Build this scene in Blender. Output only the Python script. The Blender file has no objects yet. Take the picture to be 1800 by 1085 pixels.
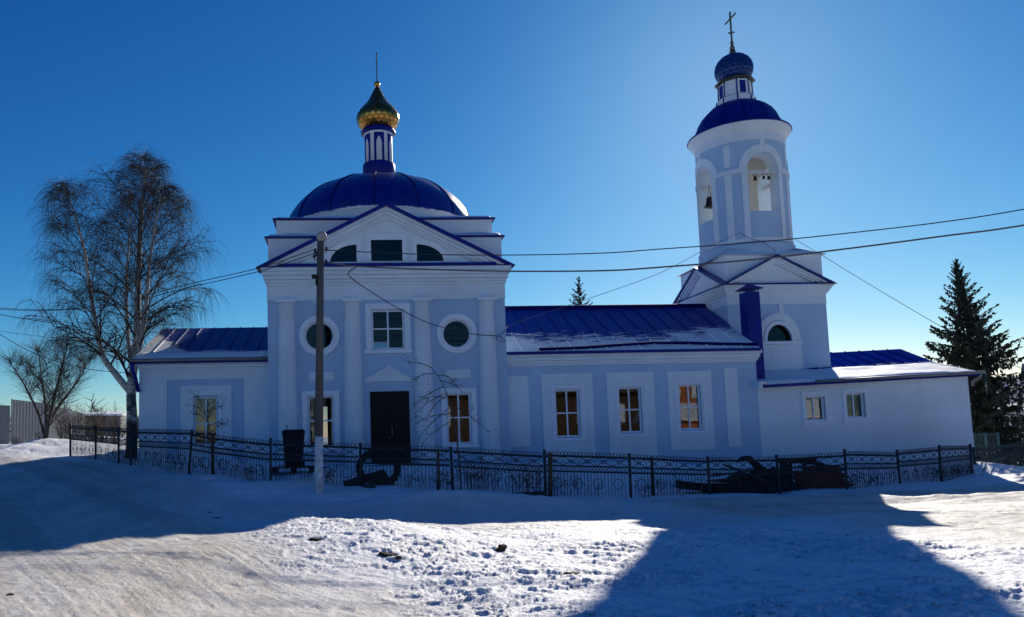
import bpy, bmesh, math, random
import numpy as np
from mathutils import Vector, Matrix
random.seed(7)
R = math.radians
SC = bpy.context.scene
COL = SC.collection
PI = math.pi

# ------------------------------------------------------------------ camera geometry (eye = origin, x along the church, y away, z up)
F, CX, CY, PITCH, ROLL, YAW = 1343.889, 702.7063, 642.2557, 0.0907, 0.0249, 0.0729
def ray(px, py):
    u = (px - CX) / F; v = (CY - py) / F
    u, v = u*math.cos(ROLL) + v*math.sin(ROLL), -u*math.sin(ROLL) + v*math.cos(ROLL)
    y = math.cos(PITCH) - v*math.sin(PITCH); z = math.sin(PITCH) + v*math.cos(PITCH)
    return Vector((u*math.cos(YAW) + y*math.sin(YAW), -u*math.sin(YAW) + y*math.cos(YAW), z))
def at(px, py, Y):                       # a measured direction at a chosen distance into the scene
    r = ray(px, py); return r * (Y / r.y)

# ------------------------------------------------------------------ object helpers
def link(o):
    COL.objects.link(o); return o
def set_parent(o, par):
    if par is not None:
        o.parent = par
        loc = Vector()
        p = par
        while p is not None:
            loc += p.location; p = p.parent
        o.location = -loc if o.type == 'MESH' else o.location
def tag(o, label=None, cat=None, group=None, kind=None):
    if label: o['label'] = label
    if cat: o['category'] = cat
    if group: o['group'] = group
    if kind: o['kind'] = kind
    return o
def thing(name, loc, label, cat, group=None):
    o = link(bpy.data.objects.new(name, None))
    o.location = loc; o.empty_display_size = .3
    return tag(o, label, cat, group)
def copy_thing(o, loc, label, rz=0.0):
    c = o.copy(); COL.objects.link(c); c.location = loc; c.rotation_euler = (0, 0, rz); c['label'] = label
    for ch in o.children:
        d = ch.copy(); COL.objects.link(d); d.parent = c
        for g in ch.children:
            e = g.copy(); COL.objects.link(e); e.parent = d
    return c

class MB:
    def __init__(s): s.bm = bmesh.new()
    def face(s, pts, mi=0):
        f = s.bm.faces.new([s.bm.verts.new(p) for p in pts]); f.material_index = mi; return f
    def solid(s, bottom, top, mi=0):
        n = len(bottom)
        b = [s.bm.verts.new(p) for p in bottom]; t = [s.bm.verts.new(p) for p in top]
        fs = [s.bm.faces.new(b[::-1]), s.bm.faces.new(t)]
        for i in range(n):
            j = (i+1) % n; fs.append(s.bm.faces.new((b[i], b[j], t[j], t[i])))
        for f in fs: f.material_index = mi
        return fs
    def box(s, x0, x1, y0, y1, z0, z1, mi=0):
        return s.solid([(x0,y0,z0),(x1,y0,z0),(x1,y1,z0),(x0,y1,z0)], [(x0,y0,z1),(x1,y0,z1),(x1,y1,z1),(x0,y1,z1)], mi)
    def prism_y(s, poly, y0, y1, mi=0):            # poly of (x,z)
        return s.solid([(x,y1,z) for x,z in poly], [(x,y0,z) for x,z in poly], mi)
    def prism_x(s, poly, x0, x1, mi=0):            # poly of (y,z)
        return s.solid([(x0,y,z) for y,z in poly], [(x1,y,z) for y,z in poly], mi)
    def strip_y(s, outer, inner, y0, y1, mi=0):    # band between two open chains (x,z)
        for i in range(len(outer)-1):
            s.prism_y([inner[i], inner[i+1], outer[i+1], outer[i]], y0, y1, mi)
    def ringband(s, outer, inner, y0, y1, mi=0):   # closed band, one connected shell
        n = len(outer); V = s.bm.verts.new
        a = [V((x,y0,z)) for x,z in outer]; b = [V((x,y0,z)) for x,z in inner]
        c = [V((x,y1,z)) for x,z in outer]; d = [V((x,y1,z)) for x,z in inner]
        for i in range(n):
            j = (i+1) % n
            for q in ((a[i],a[j],b[j],b[i]), (c[j],c[i],d[i],d[j]), (a[j],a[i],c[i],c[j]), (b[i],b[j],d[j],d[i])):
                s.bm.faces.new(q).material_index = mi
    def tube(s, pts, r, n=6, mi=0, cap=True):
        pts = [Vector(p) for p in pts]; rs = r if isinstance(r, (list, tuple)) else [r]*len(pts)
        rings = []; prev = None
        for i, p in enumerate(pts):
            d = (pts[min(i+1, len(pts)-1)] - pts[max(i-1, 0)])
            if d.length < 1e-9: d = Vector((0,0,1))
            d.normalize()
            if prev is None:
                a = d.cross(Vector((0,0,1)))
                if a.length < 1e-3: a = d.cross(Vector((1,0,0)))
            else:
                a = prev - d*prev.dot(d)
                if a.length < 1e-4: a = d.orthogonal()
            a.normalize(); prev = a; b = d.cross(a)
            rings.append([s.bm.verts.new(p + (a*math.cos(2*PI*k/n) + b*math.sin(2*PI*k/n))*rs[i]) for k in range(n)])
        for i in range(len(rings)-1):
            for k in range(n):
                f = s.bm.faces.new((rings[i][k], rings[i][(k+1)%n], rings[i+1][(k+1)%n], rings[i+1][k])); f.material_index = mi; f.smooth = n > 4
        if cap and n > 2:
            s.bm.faces.new(rings[0][::-1]).material_index = mi; s.bm.faces.new(rings[-1]).material_index = mi
    def lathe(s, prof, cx, cy, n=48, mi=0, smooth=True, rot=0.0, arc=None):
        rings = []
        for r, z in prof:
            if r < 1e-6: rings.append([s.bm.verts.new((cx, cy, z))])
            else: rings.append([s.bm.verts.new((cx + r*math.cos(rot+2*PI*k/n), cy + r*math.sin(rot+2*PI*k/n), z)) for k in range(n)])
        for a, b in zip(rings, rings[1:]):
            for k in range(n):
                j = (k+1) % n
                if len(a) == 1 and len(b) == 1: continue
                if len(a) == 1: q = (a[0], b[j], b[k])
                elif len(b) == 1: q = (a[k], a[j], b[0])
                else: q = (a[k], a[j], b[j], b[k])
                f = s.bm.faces.new(q); f.material_index = mi; f.smooth = smooth
        if len(rings[0]) > 1: s.bm.faces.new(rings[0][::-1]).material_index = mi
        if len(rings[-1]) > 1: s.bm.faces.new(rings[-1]).material_index = mi
    def torus(s, c, ax, ay, r, w, n=12, m=4, mi=0):
        c = Vector(c); ax = Vector(ax); ay = Vector(ay); nz = ax.cross(ay).normalized()
        rings = []
        for k in range(n):
            t = 2*PI*k/n; d = ax*math.cos(t) + ay*math.sin(t)
            rings.append([s.bm.verts.new(c + d*(r + w*math.cos(2*PI*j/m)) + nz*(w*math.sin(2*PI*j/m))) for j in range(m)])
        for k in range(n):
            for j in range(m):
                f = s.bm.faces.new((rings[k][j], rings[(k+1)%n][j], rings[(k+1)%n][(j+1)%m], rings[k][(j+1)%m])); f.material_index = mi; f.smooth = m > 4
    def build(s, name, mats, par=None, bevel=0.0, recalc=True):
        if recalc: bmesh.ops.recalc_face_normals(s.bm, faces=s.bm.faces)
        me = bpy.data.meshes.new(name); s.bm.to_mesh(me); s.bm.free()
        for m in (mats if isinstance(mats, (list, tuple)) else [mats]): me.materials.append(m)
        o = link(bpy.data.objects.new(name, me))
        set_parent(o, par)
        if bevel > 0:
            b = o.modifiers.new('edge', 'BEVEL'); b.width = bevel; b.segments = 2; b.limit_method = 'ANGLE'; b.angle_limit = R(40)
        return o
def temp(mb, mats):
    bmesh.ops.recalc_face_normals(mb.bm, faces=mb.bm.faces)
    me = bpy.data.meshes.new('cutter'); mb.bm.to_mesh(me); mb.bm.free()
    for m in mats: me.materials.append(m)
    return link(bpy.data.objects.new('cutter', me))
def carve(o, cutters):                  # boolean differences, baked into the mesh
    mods = []
    for c in cutters:
        m = o.modifiers.new('cut', 'BOOLEAN'); m.operation = 'DIFFERENCE'; m.object = c; m.solver = 'EXACT'; m.material_mode = 'TRANSFER'
    bpy.context.view_layer.update()
    dg = bpy.context.evaluated_depsgraph_get()
    me = bpy.data.meshes.new_from_object(o.evaluated_get(dg))
    o.modifiers.clear(); o.data = me
    for c in cutters: bpy.data.objects.remove(c)
    return o

# ------------------------------------------------------------------ materials
class NT:
    def __init__(s, name):
        s.m = bpy.data.materials.new(name); s.m.use_nodes = True; s.t = s.m.node_tree; s.n = s.t.nodes
        s.b = s.n['Principled BSDF']; s.out = s.n['Material Output']
        s.tc = s.n.new('ShaderNodeTexCoord')
    def new(s, typ, **kw):
        x = s.n.new(typ)
        for k, v in kw.items(): setattr(x, k, v)
        return x
    def ln(s, a, b): s.t.links.new(a, b)
    def coords(s, scale=(1,1,1), rot=(0,0,0)):
        mp = s.new('ShaderNodeMapping'); mp.inputs['Scale'].default_value = scale; mp.inputs['Rotation'].default_value = rot
        s.ln(s.tc.outputs['Object'], mp.inputs['Vector']); return mp.outputs['Vector']
    def noise(s, scale, detail=4, rough=.55, vec=None, sc=(1,1,1), rot=(0,0,0)):
        x = s.new('ShaderNodeTexNoise'); x.inputs['Scale'].default_value = scale; x.inputs['Detail'].default_value = detail; x.inputs['Roughness'].default_value = rough
        s.ln(vec if vec is not None else s.coords(sc, rot), x.inputs['Vector']); return x.outputs['Fac']
    def ramp(s, fac, stops, interp='LINEAR'):
        x = s.new('ShaderNodeValToRGB'); cr = x.color_ramp; cr.interpolation = interp
        while len(cr.elements) < len(stops): cr.elements.new(.5)
        for e, (p, c) in zip(cr.elements, stops): e.position = p; e.color = c if len(c) == 4 else (*c, 1)
        s.ln(fac, x.inputs['Fac']); return x.outputs['Color']
    def math(s, op, a, b=None, clamp=False):
        x = s.new('ShaderNodeMath', operation=op, use_clamp=clamp)
        for i, v in enumerate((a, b)):
            if v is None: continue
            if isinstance(v, (int, float)): x.inputs[i].default_value = v
            else: s.ln(v, x.inputs[i])
        return x.outputs[0]
    def mix(s, fac, a, b, blend='MIX'):
        x = s.new('ShaderNodeMix', data_type='RGBA', blend_type=blend)
        for sock, v in ((x.inputs[0], fac), (x.inputs[6], a), (x.inputs[7], b)):
            if isinstance(v, (int, float)): sock.default_value = v
            elif isinstance(v, tuple): sock.default_value = v if len(v) == 4 else (*v, 1)
            else: s.ln(v, sock)
        return x.outputs[2]
    def bump(s, h, strength=.3, dist=.02):
        x = s.new('ShaderNodeBump'); x.inputs['Strength'].default_value = strength; x.inputs['Distance'].default_value = dist
        s.ln(h, x.inputs['Height']); s.ln(x.outputs['Normal'], s.b.inputs['Normal']); return x
    def base(s, v):
        if isinstance(v, tuple): s.b.inputs['Base Color'].default_value = v if len(v) == 4 else (*v, 1)
        else: s.ln(v, s.b.inputs['Base Color'])
    def set(s, **kw):
        for k, v in kw.items():
            k = k.replace('_', ' ')
            if isinstance(v, (int, float)): s.b.inputs[k].default_value = v
            else: s.ln(v, s.b.inputs[k])
        return s
def vary(c, f): return tuple(min(1, x*f) for x in c)
def plain(name, c, rough=.6, metal=0.0, var=.25, scale=6, bump=.15, spec=.5, bscale=40):
    t = NT(name); n = t.noise(scale, 5)
    t.base(t.ramp(n, [(.3, vary(c, 1-var)), (.7, vary(c, 1+var))]))
    t.set(Roughness=rough, Metallic=metal); t.b.inputs['Specular IOR Level'].default_value = spec
    if bump: t.bump(t.noise(bscale, 4), bump, .01)
    return t.m
def stucco(name, c):
    t = NT(name)
    big = t.noise(.55, 5, .6); streak = t.noise(1.0, 5, .65, sc=(5, 5, .5)); fine = t.noise(16, 4)
    col = t.ramp(big, [(.3, vary(c, .86)), (.7, vary(c, 1.05))])
    col = t.mix(t.math('MULTIPLY', t.ramp(streak, [(.50, (0,0,0)), (.72, (1,1,1))]), .30), col, vary(c, .72))
    col = t.mix(.12, col, t.ramp(fine, [(.3, vary(c, .8)), (.7, vary(c, 1.1))]))
    sep = t.new('ShaderNodeSeparateXYZ'); t.ln(t.tc.outputs['Object'], sep.inputs[0])
    low = t.math('ADD', t.math('MULTIPLY', sep.outputs['Z'], -1.4), t.math('MULTIPLY', t.noise(2.2, 5), 1.4))   # splash dirt near the ground
    col = t.mix(t.math('MULTIPLY', t.ramp(low, [(.45, (0,0,0)), (1.0, (1,1,1))]), .22), col, vary(c, .55))
    t.base(col); t.set(Roughness=.9); t.b.inputs['Specular IOR Level'].default_value = .2
    t.bump(t.math('ADD', t.math('MULTIPLY', t.noise(70, 3), .5), t.noise(9, 4)), .22, .012)
    return t.m
SNOWC = (.83, .85, .88)
def snowy(name, c, rough, spec, ymid, yamp, nscale=(.9, 3.2, 3.2), soft=.06, xterm=0.0, x0=0.0, fleck=.0, metal=0.0):
    """painted sheet metal with lying snow below a ragged line across the slope (object y = distance up the slope)"""
    t = NT(name)
    sep = t.new('ShaderNodeSeparateXYZ'); t.ln(t.tc.outputs['Object'], sep.inputs[0])
    n1 = t.noise(1.0, 8, .7, sc=nscale); n2 = t.noise(.6, 4, .6, sc=(1,1,1)); n3 = t.noise(1.0, 6, .75, sc=(1.5, 14, 14))
    h = t.math('SUBTRACT', ymid, sep.outputs['Y'])
    h = t.math('ADD', h, t.math('MULTIPLY', t.math('SUBTRACT', n1, .5), yamp*1.3))
    h = t.math('ADD', h, t.math('MULTIPLY', t.math('SUBTRACT', n2, .5), yamp*1.2))
    h = t.math('ADD', h, t.math('MULTIPLY', t.math('SUBTRACT', n3, .5), yamp*2.2))
    if xterm: h = t.math('ADD', h, t.math('MULTIPLY', t.math('MAXIMUM', t.math('MULTIPLY', t.math('SUBTRACT', sep.outputs['X'], x0), 1 if xterm > 0 else -1), 0.0), abs(xterm)))
    mask = t.ramp(t.math('ADD', h, .5), [(.5-soft, (0,0,0)), (.5+soft, (1,1,1))])
    grime = t.ramp(t.noise(2.5, 6, .65), [(.35, vary(c, .7)), (.7, vary(c, 1.15))])
    frost = t.ramp(t.noise(1.0, 8, .8, sc=(3, 9, 9)), [(.58, (0,0,0)), (.85, (1,1,1))])
    colm = t.mix(t.math('MULTIPLY', frost, .05 + fleck), grime, (.55, .6, .68))
    t.base(t.mix(mask, colm, SNOWC))
    t.set(Roughness=t.math('ADD', t.math('MULTIPLY', mask, .55), rough)); t.b.inputs['Specular IOR Level'].default_value = spec
    t.b.inputs['Metallic'].default_value = metal
    hh = t.math('ADD', t.math('MULTIPLY', mask, 1.0), t.math('MULTIPLY', t.noise(7, 5), .25))
    t.bump(hh, .55, .03)
    return t.m
BLUEC = (.003, .012, .21)
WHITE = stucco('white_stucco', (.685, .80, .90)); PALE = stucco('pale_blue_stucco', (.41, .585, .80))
TRIM = plain('white_trim', (.71, .80, .90), .6, var=.05, bump=.05)
BLUE = plain('blue_painted_metal', BLUEC, .5, var=.25, scale=3, bump=.05, spec=.22)
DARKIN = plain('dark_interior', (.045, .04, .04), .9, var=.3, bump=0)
ROOMIN = plain('room_plaster', (.16, .15, .15), .9, var=.2, bump=0)
SNOW_W = plain('wind_blown_snow', SNOWC, .7, var=.03, scale=3, bump=.4, bscale=9, spec=.3)
IRON = plain('rusted_fence_iron', (.030, .042, .045), .7, .3, var=.5, scale=9, bump=.3)
RUST = plain('rust', (.09, .045, .022), .85, .1, var=.5, scale=12, bump=.3)
BLACK = plain('black_rubber', (.007, .007, .008), .75, var=.3, bump=.3)
WIREM = plain('cable_sheath', (.022, .022, .025), .6, var=.2, bump=0)
WIREG = plain('grey_cable_sheath', (.12, .12, .13), .6, var=.2, bump=0)
BRONZE = plain('bell_bronze', (.05, .045, .035), .45, .8, var=.3, bump=.1)
STEEL = plain('weathered_tin', (.20, .21, .22), .5, .6, var=.2, bump=.1)
def wood(name, c, sc=(2, 2, .25), scale=14):
    t = NT(name); n = t.noise(scale, 7, .65, sc=sc)
    t.base(t.ramp(n, [(.3, vary(c, .55)), (.5, c), (.75, vary(c, 1.4))])); t.set(Roughness=.85); t.bump(n, .5, .015); return t.m
POLEW = wood('grey_weathered_wood', (.115, .10, .09)); PLANKW = wood('old_plank', (.10, .075, .055), sc=(.3, 3, 3))
BARKD = wood('dark_bark', (.05, .043, .038), sc=(3, 3, .8), scale=8); TWIG = plain('twig_bark', (.042, .032, .030), .8, var=.3, bump=0)
TWIGB = plain('brown_twig', (.085, .058, .038), .8, var=.3, bump=0); WEED = plain('dry_weed', (.055, .045, .035), .9, var=.4, bump=0)
def birch_bark():
    t = NT('birch_bark')
    n = t.noise(1.0, 6, .7, sc=(5, 5, 14)); b = t.noise(1.0, 5, .6, sc=(2.5, 2.5, 3.0))
    sep = t.new('ShaderNodeSeparateXYZ'); t.ln(t.tc.outputs['Object'], sep.inputs[0])
    foot = t.math('MULTIPLY', t.math('SUBTRACT', 2.2, sep.outputs['Z']), .085)      # rough black bark low on the stem
    k = t.math('ADD', t.math('ADD', t.math('MULTIPLY', n, .5), t.math('MULTIPLY', b, .5)), foot)
    t.base(t.ramp(k, [(.50, (.52, .50, .47)), (.57, (.20, .18, .17)), (.64, (.035, .03, .028))])); t.set(Roughness=.8); t.bump(k, .5, .02); return t.m
BIRCH = birch_bark()
def needles():
    t = NT('spruce_needles'); n = t.noise(2.0, 5)
    t.base(t.ramp(n, [(.3, (.008, .013, .008)), (.7, (.034, .040, .020))])); t.set(Roughness=.75); return t.m
NEEDLE = needles()
def glass(name, tint=(.55, .6, .62), refl=.9, ior=1.72):
    t = NT(name); n = t.n
    tr = t.new('ShaderNodeBsdfTransparent'); tr.inputs['Color'].default_value = (*tint, 1)
    gl = t.new('ShaderNodeBsdfGlossy'); gl.inputs['Roughness'].default_value = .02; gl.inputs['Color'].default_value = (refl, refl, refl, 1)
    fr = t.new('ShaderNodeFresnel'); fr.inputs['IOR'].default_value = ior
    bp = t.new('ShaderNodeBump'); bp.inputs['Strength'].default_value = .05; bp.inputs['Distance'].default_value = .02
    t.ln(t.noise(1.6, 2), bp.inputs['Height']); t.ln(bp.outputs['Normal'], gl.inputs['Normal'])
    mx = t.new('ShaderNodeMixShader'); t.ln(fr.outputs[0], mx.inputs[0]); t.ln(tr.outputs[0], mx.inputs[1]); t.ln(gl.outputs[0], mx.inputs[2])
    t.ln(mx.outputs[0], t.out.inputs['Surface']); n.remove(t.b); return t.m
GLASS = glass('window_glass'); DARKGLASS = glass('dark_window_glass', (.30, .36, .45), .9, 1.42)
def curtain_or_reflection_mat(name, c):
    t = NT(name); n = t.noise(1.0, 4, .6, sc=(14, 14, 1.2)); p = t.noise(9, 3)
    t.base(t.mix(.35, t.ramp(n, [(.35, vary(c, .45)), (.65, c)]), t.ramp(p, [(.42, vary(c, .35)), (.6, vary(c, 1.3))]))); t.set(Roughness=.9); return t.m
ORANGE = curtain_or_reflection_mat('orange_curtain_and_reflection', (.85, .22, .05)); BROWN = curtain_or_reflection_mat('brown_reflection_cloth', (.30, .13, .05)); CREAM = curtain_or_reflection_mat('cream_curtain', (.52, .53, .52)); OLIVE = curtain_or_reflection_mat('olive_reflection_cloth', (.13, .12, .08))  # brown, olive and part of the orange cloth imitate reflections in the panes
def gold():
    t = NT('gilded_scales'); n = t.noise(3.5, 3)
    t.base(t.ramp(n, [(.3, (.44, .22, .045)), (.7, (.64, .36, .09))])); t.set(Roughness=.24, Metallic=1.0); t.bump(t.noise(14, 3), .12, .02); return t.m
GOLD = gold()
def scales_blue():
    t = NT('blue_scales'); n = t.noise(5, 3)
    t.base(t.ramp(n, [(.3, (.010, .060, .26)), (.7, (.020, .10, .38))])); t.set(Roughness=.3, Metallic=.25); return t.m
BLUESCALE = scales_blue(); SEAMB = plain('dark_blue_joint', (.005, .025, .12), .6, bump=0, spec=.1); SEAMG = plain('dark_gold_joint', (.25, .16, .05), .4, .9, bump=0)
def brick_mat():
    t = NT('red_brick'); b = t.new('ShaderNodeTexBrick'); t.ln(t.coords((1,1,1), (PI/2, 0, 0)), b.inputs['Vector'])
    b.inputs['Color1'].default_value = (.22, .055, .03, 1); b.inputs['Color2'].default_value = (.14, .035, .022, 1); b.inputs['Mortar'].default_value = (.04, .03, .03, 1)
    b.inputs['Scale'].default_value = 1.0; b.inputs['Brick Width'].default_value = .25; b.inputs['Row Height'].default_value = .075; b.inputs['Mortar Size'].default_value = .012
    t.base(t.mix(.4, b.outputs['Color'], t.ramp(t.noise(6, 5), [(.3, (.05, .03, .025)), (.7, (.25, .08, .05))]))); t.set(Roughness=.9); return t.m
BRICK = brick_mat()

# ------------------------------------------------------------------ ground
def _h(ix, iy, seed):
    n = (ix*374761393 + iy*668265263 + seed*2147483647) & 0xffffffff
    n = ((n ^ (n >> 13)) * 1274126177) & 0xffffffff
    return ((n ^ (n >> 16)) & 0xffff) / 65535.0
def vnoise(x, y, seed=0):
    ix = np.floor(x).astype(np.int64); iy = np.floor(y).astype(np.int64); fx = x-ix; fy = y-iy
    fx = fx*fx*fx*(fx*(fx*6-15)+10); fy = fy*fy*fy*(fy*(fy*6-15)+10)
    a = _h(ix, iy, seed); b = _h(ix+1, iy, seed); c = _h(ix, iy+1, seed); d = _h(ix+1, iy+1, seed)
    return (a*(1-fx)+b*fx)*(1-fy) + (c*(1-fx)+d*fx)*fy
def fbm(x, y, oct=4, seed=0, gain=.5):
    s = 0; a = 1.0; t = 0
    for o in range(oct):
        s = s + a*vnoise(x*2**o + 17.3*o, y*2**o - 9.1*o, seed+o); t += a; a *= gain
    return s/t
FENCE = [(124,803,744,26.9),(168,808,747,25.6),(209,819,750,24.2),(230,819.5,750.5,23.5),(331,831.5,755,21.6),(373,833,762,21.3),(475.5,848,770,20.6),(633,853,778,20.5),(796,862,785,20.4),
         (959,871,790,20.3),(1109,875,797,20.3),(1248,870,802,20.5),(1372,872,799,20.7),(1489.5,863,789,20.9),(1583,853,790,21.5),(1654,848,782,22.3),(1709,835.5,783,23.4)]
CTRL = [(-6.4,24.4,-.45),(-4.4,24.4,-.55),(-2.4,24.2,-.72),(1.4,23.8,-.92),(5,24.2,-.98),(9,24.3,-1.0),(13.7,24.4,-1.0),(17,24.4,-1.02),(21,24.4,-1.1),
        (0,0,-1.65),(-4,3,-1.6),(5,3,-1.65),(-.4,16.2,-1.86),(2.5,15.6,-1.83),(5,16,-1.87),(0,18.2,-1.72),(8,17,-1.92),(-1.0,11.3,-1.33),(-3,9.5,-1.22),(-4,12,-1.12),(10,12,-1.68),(4,9,-1.62),(2,6.6,-1.52),(6,6.6,-1.52),(0,7,-1.52),(-4,7.5,-1.25),(-6.5,14,-1.0),(13,18,-1.88),(20,20,-1.78),
        (-9,19,-.95),(-12,24,-.62),(-15,29,-.35),(-22,36,0),(-14,36,-.1),(-18,20,-.8),(-7,9.5,-1.05),(-10,10,-1.0),(-25,8,-1),(16,13,-1.68),(32,28,-1.9),(30,16,-1.6),(20,6,-1.7),(5,-10,-1.8),(-10,-10,-1.5),
        (0,36,-.7),(12,36,-.9),(24,34,-1.3),(30,40,-2.2),(45,50,-4.5),(80,90,-9),(60,30,-3.5),(-40,60,.6),(-10,60,-.2),(0,100,-1),(-90,120,1.0),(150,180,-14),(0,300,0),(-300,300,0),(300,300,-8),(300,0,-4),(-300,0,-1),(0,-300,-3)]
for px, pb, pt, Y in FENCE:
    p = at(px, pb, Y); CTRL.append((p.x, p.y, p.z))
for px, py, Y in ((1716,836,24.2),(1752,830,25.2),(1795,824,26.5),(1850,817,28),(559,866,19.4),(80,770,30),(517,828,21.8),(60,784,31),(10,790,30),(110,786,29),(1340,868,20.2),(1440,864,20.5)):
    p = at(px, py, Y); CTRL.append((p.x, p.y, p.z))
CT = np.array(CTRL)
def zbase(x, y):
    x = np.asarray(x, float); y = np.asarray(y, float)
    num = np.zeros_like(x); den = np.zeros_like(x)
    for cx_, cy_, cz_ in CT:
        w = 1.0/((x-cx_)**2 + (y-cy_)**2 + .6)**2
        num += w*cz_; den += w
    return num/den
def smooth(a, b, x):
    t = np.clip((x-a)/(b-a), 0, 1); return t*t*(3-2*t)
def zones(x, y):
    """packed = driven snow of the road; rough = trodden clods in the middle of the yard"""
    wob = (fbm(x*.35, y*.35, 3, 5)-.5)*2.2
    left = smooth(1.2, -1.2, x + .38*(y-8) - .2 + wob)*smooth(24.5, 21.5, y + .62*x*(x < 0) + wob*.5 + 3.2)
    strip = smooth(12.6, 14.2, y + wob*.5)*smooth(19.4, 18.4, y + .1*np.abs(x-6) + wob*.35)
    right = smooth(8.0, 10.5, x + wob + .25*(y-10))*smooth(20.4, 19, y - .12*(x-12) + wob*.3)
    packed = np.clip(np.maximum(np.maximum(left, strip*.45), right), 0, 1)
    rough = (1-packed)*smooth(19, 16.5, y)*smooth(2, 5, y)
    return packed, rough
def tracks(x, y):
    p = x*.84 + y*.54 + .5*np.sin(y*.22); q = -x*.54 + y*.84
    far = smooth(12.5, 14.5, y)*smooth(-3, 1, x)
    a = smooth(.50, .66, fbm(p*1.9, q*.07, 3, 67, .6)); b = smooth(.50, .66, fbm(x*.06, (y+.06*x)*2.2, 3, 68, .6))
    return a*(1-far) + b*far
def ground_z(x, y, detail=True):
    x = np.asarray(x, float); y = np.asarray(y, float)
    z = zbase(x, y)
    if not detail: return z
    d = np.hypot(x, y); fade = 1/(1+(d/60)**2)
    packed, rough = zones(x, y)
    z = z + (fbm(x*.5, y*.5, 3, 11)-.5)*.15*fade*(1-.55*packed)
    cl = fbm(x*3.4, y*6.0, 6, 21, .74); cl2 = fbm(x*11, y*13, 3, 31, .65); big = fbm(x*.8, y*.9, 3, 25); md = np.abs(fbm(x*5.5+3, y*7.5, 4, 27, .65)-.5)
    z = z + rough*(np.clip(cl-.505, 0, .12)*.29*smooth(.36, .60, big+.08) - np.clip(.035-md, 0, 1)*.40*smooth(.40, .58, big) + (cl2-.5)*.034)
    z = z + (1-packed)*(fbm(x*1.1, y*1.3, 5, 41, .58)-.5)*.10*fade + packed*((fbm(x*2.2, y*2.2, 4, 51)-.5)*.018 + (fbm(x*9, y*9, 3, 55)-.5)*.014)
    ft = fbm(x*2.0+9, y*2.3, 3, 91); z = z - (1-rough)*smooth(.66, .72, ft)*(1-.7*packed)*.04*fade          # old footprints
    p = x*.84 + y*.54 + .5*np.sin(y*.22); q = -x*.54 + y*.84                # wheel tracks across the left of the yard, swinging into the road
    z = z + packed*fade*((fbm(p*5.0, q*.16, 4, 61, .7)-.5)*.026 - .014*smooth(.60, .72, fbm(p*1.6, q*.07, 2, 67)))
    p2 = y + .06*x; z = z + packed*smooth(12, 14, y)*fade*(fbm(x*.35, p2*4.5, 3, 64)-.5)*.05
    ridge = np.exp(-((y - 18.6 + .09*np.abs(x-5) - .4*np.sin(x*.7))/.55)**2)*smooth(-4, 0, x)
    z = z + ridge*(.05 + .13*fbm(x*1.4, y*1.4, 4, 71))        # low ploughed bank along the fence
    bank = np.exp(-(((x+15.5)/3.0)**2 + ((y-31)/2.0)**2))
    z = z + bank*(.06 + .35*(fbm(x*.9, y*.9, 4, 81)-.3))
    return z
def gz(x, y): return float(ground_z(np.array([x]), np.array([y]))[0])

def snow_ground_mat():
    t = NT('snow_on_ground')
    a = t.new('ShaderNodeAttribute', attribute_name='packed'); r = t.new('ShaderNodeAttribute', attribute_name='rough')
    streak = t.noise(1.0, 7, .7, sc=(1.2, .35, 1), rot=(0, 0, R(-52))); grain = t.noise(9, 6, .75); blot = t.noise(1.3, 6, .7); fine = t.noise(26, 4, .7)
    packedcol = t.ramp(t.math('ADD', t.math('MULTIPLY', streak, .6), t.math('MULTIPLY', grain, .4)), [(.36, (.42, .37, .30)), (.5, (.62, .58, .52)), (.66, (.78, .77, .75))])
    fresh = t.ramp(grain, [(.3, (.80, .81, .84)), (.6, (.88, .89, .91))])
    grit = t.math('MULTIPLY', t.math('MULTIPLY', t.ramp(grain, [(.53, (0,0,0)), (.64, (1,1,1))]), t.ramp(blot, [(.42, (0,0,0)), (.58, (1,1,1))])), r.outputs['Fac'])
    fresh = t.mix(t.math('MULTIPLY', grit, .8), fresh, (.20, .165, .13))
    speck = t.ramp(fine, [(.70, (0,0,0)), (.78, (1,1,1))])
    tr = t.new('ShaderNodeAttribute', attribute_name='track')
    packedcol = t.mix(t.math('MULTIPLY', tr.outputs['Fac'], .42), packedcol, (.33, .31, .29))
    col = t.mix(a.outputs['Fac'], fresh, packedcol)
    t.base(t.mix(t.math('MULTIPLY', speck, .45), col, (.16, .13, .11)))
    t.set(Roughness=.62); t.b.inputs['Specular IOR Level'].default_value = .25
    h = t.math('ADD', t.math('MULTIPLY', grain, .7), t.math('ADD', t.math('MULTIPLY', fine, .25), t.math('MULTIPLY', streak, .4)))
    t.bump(h, .75, .05)
    return t.m
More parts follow.
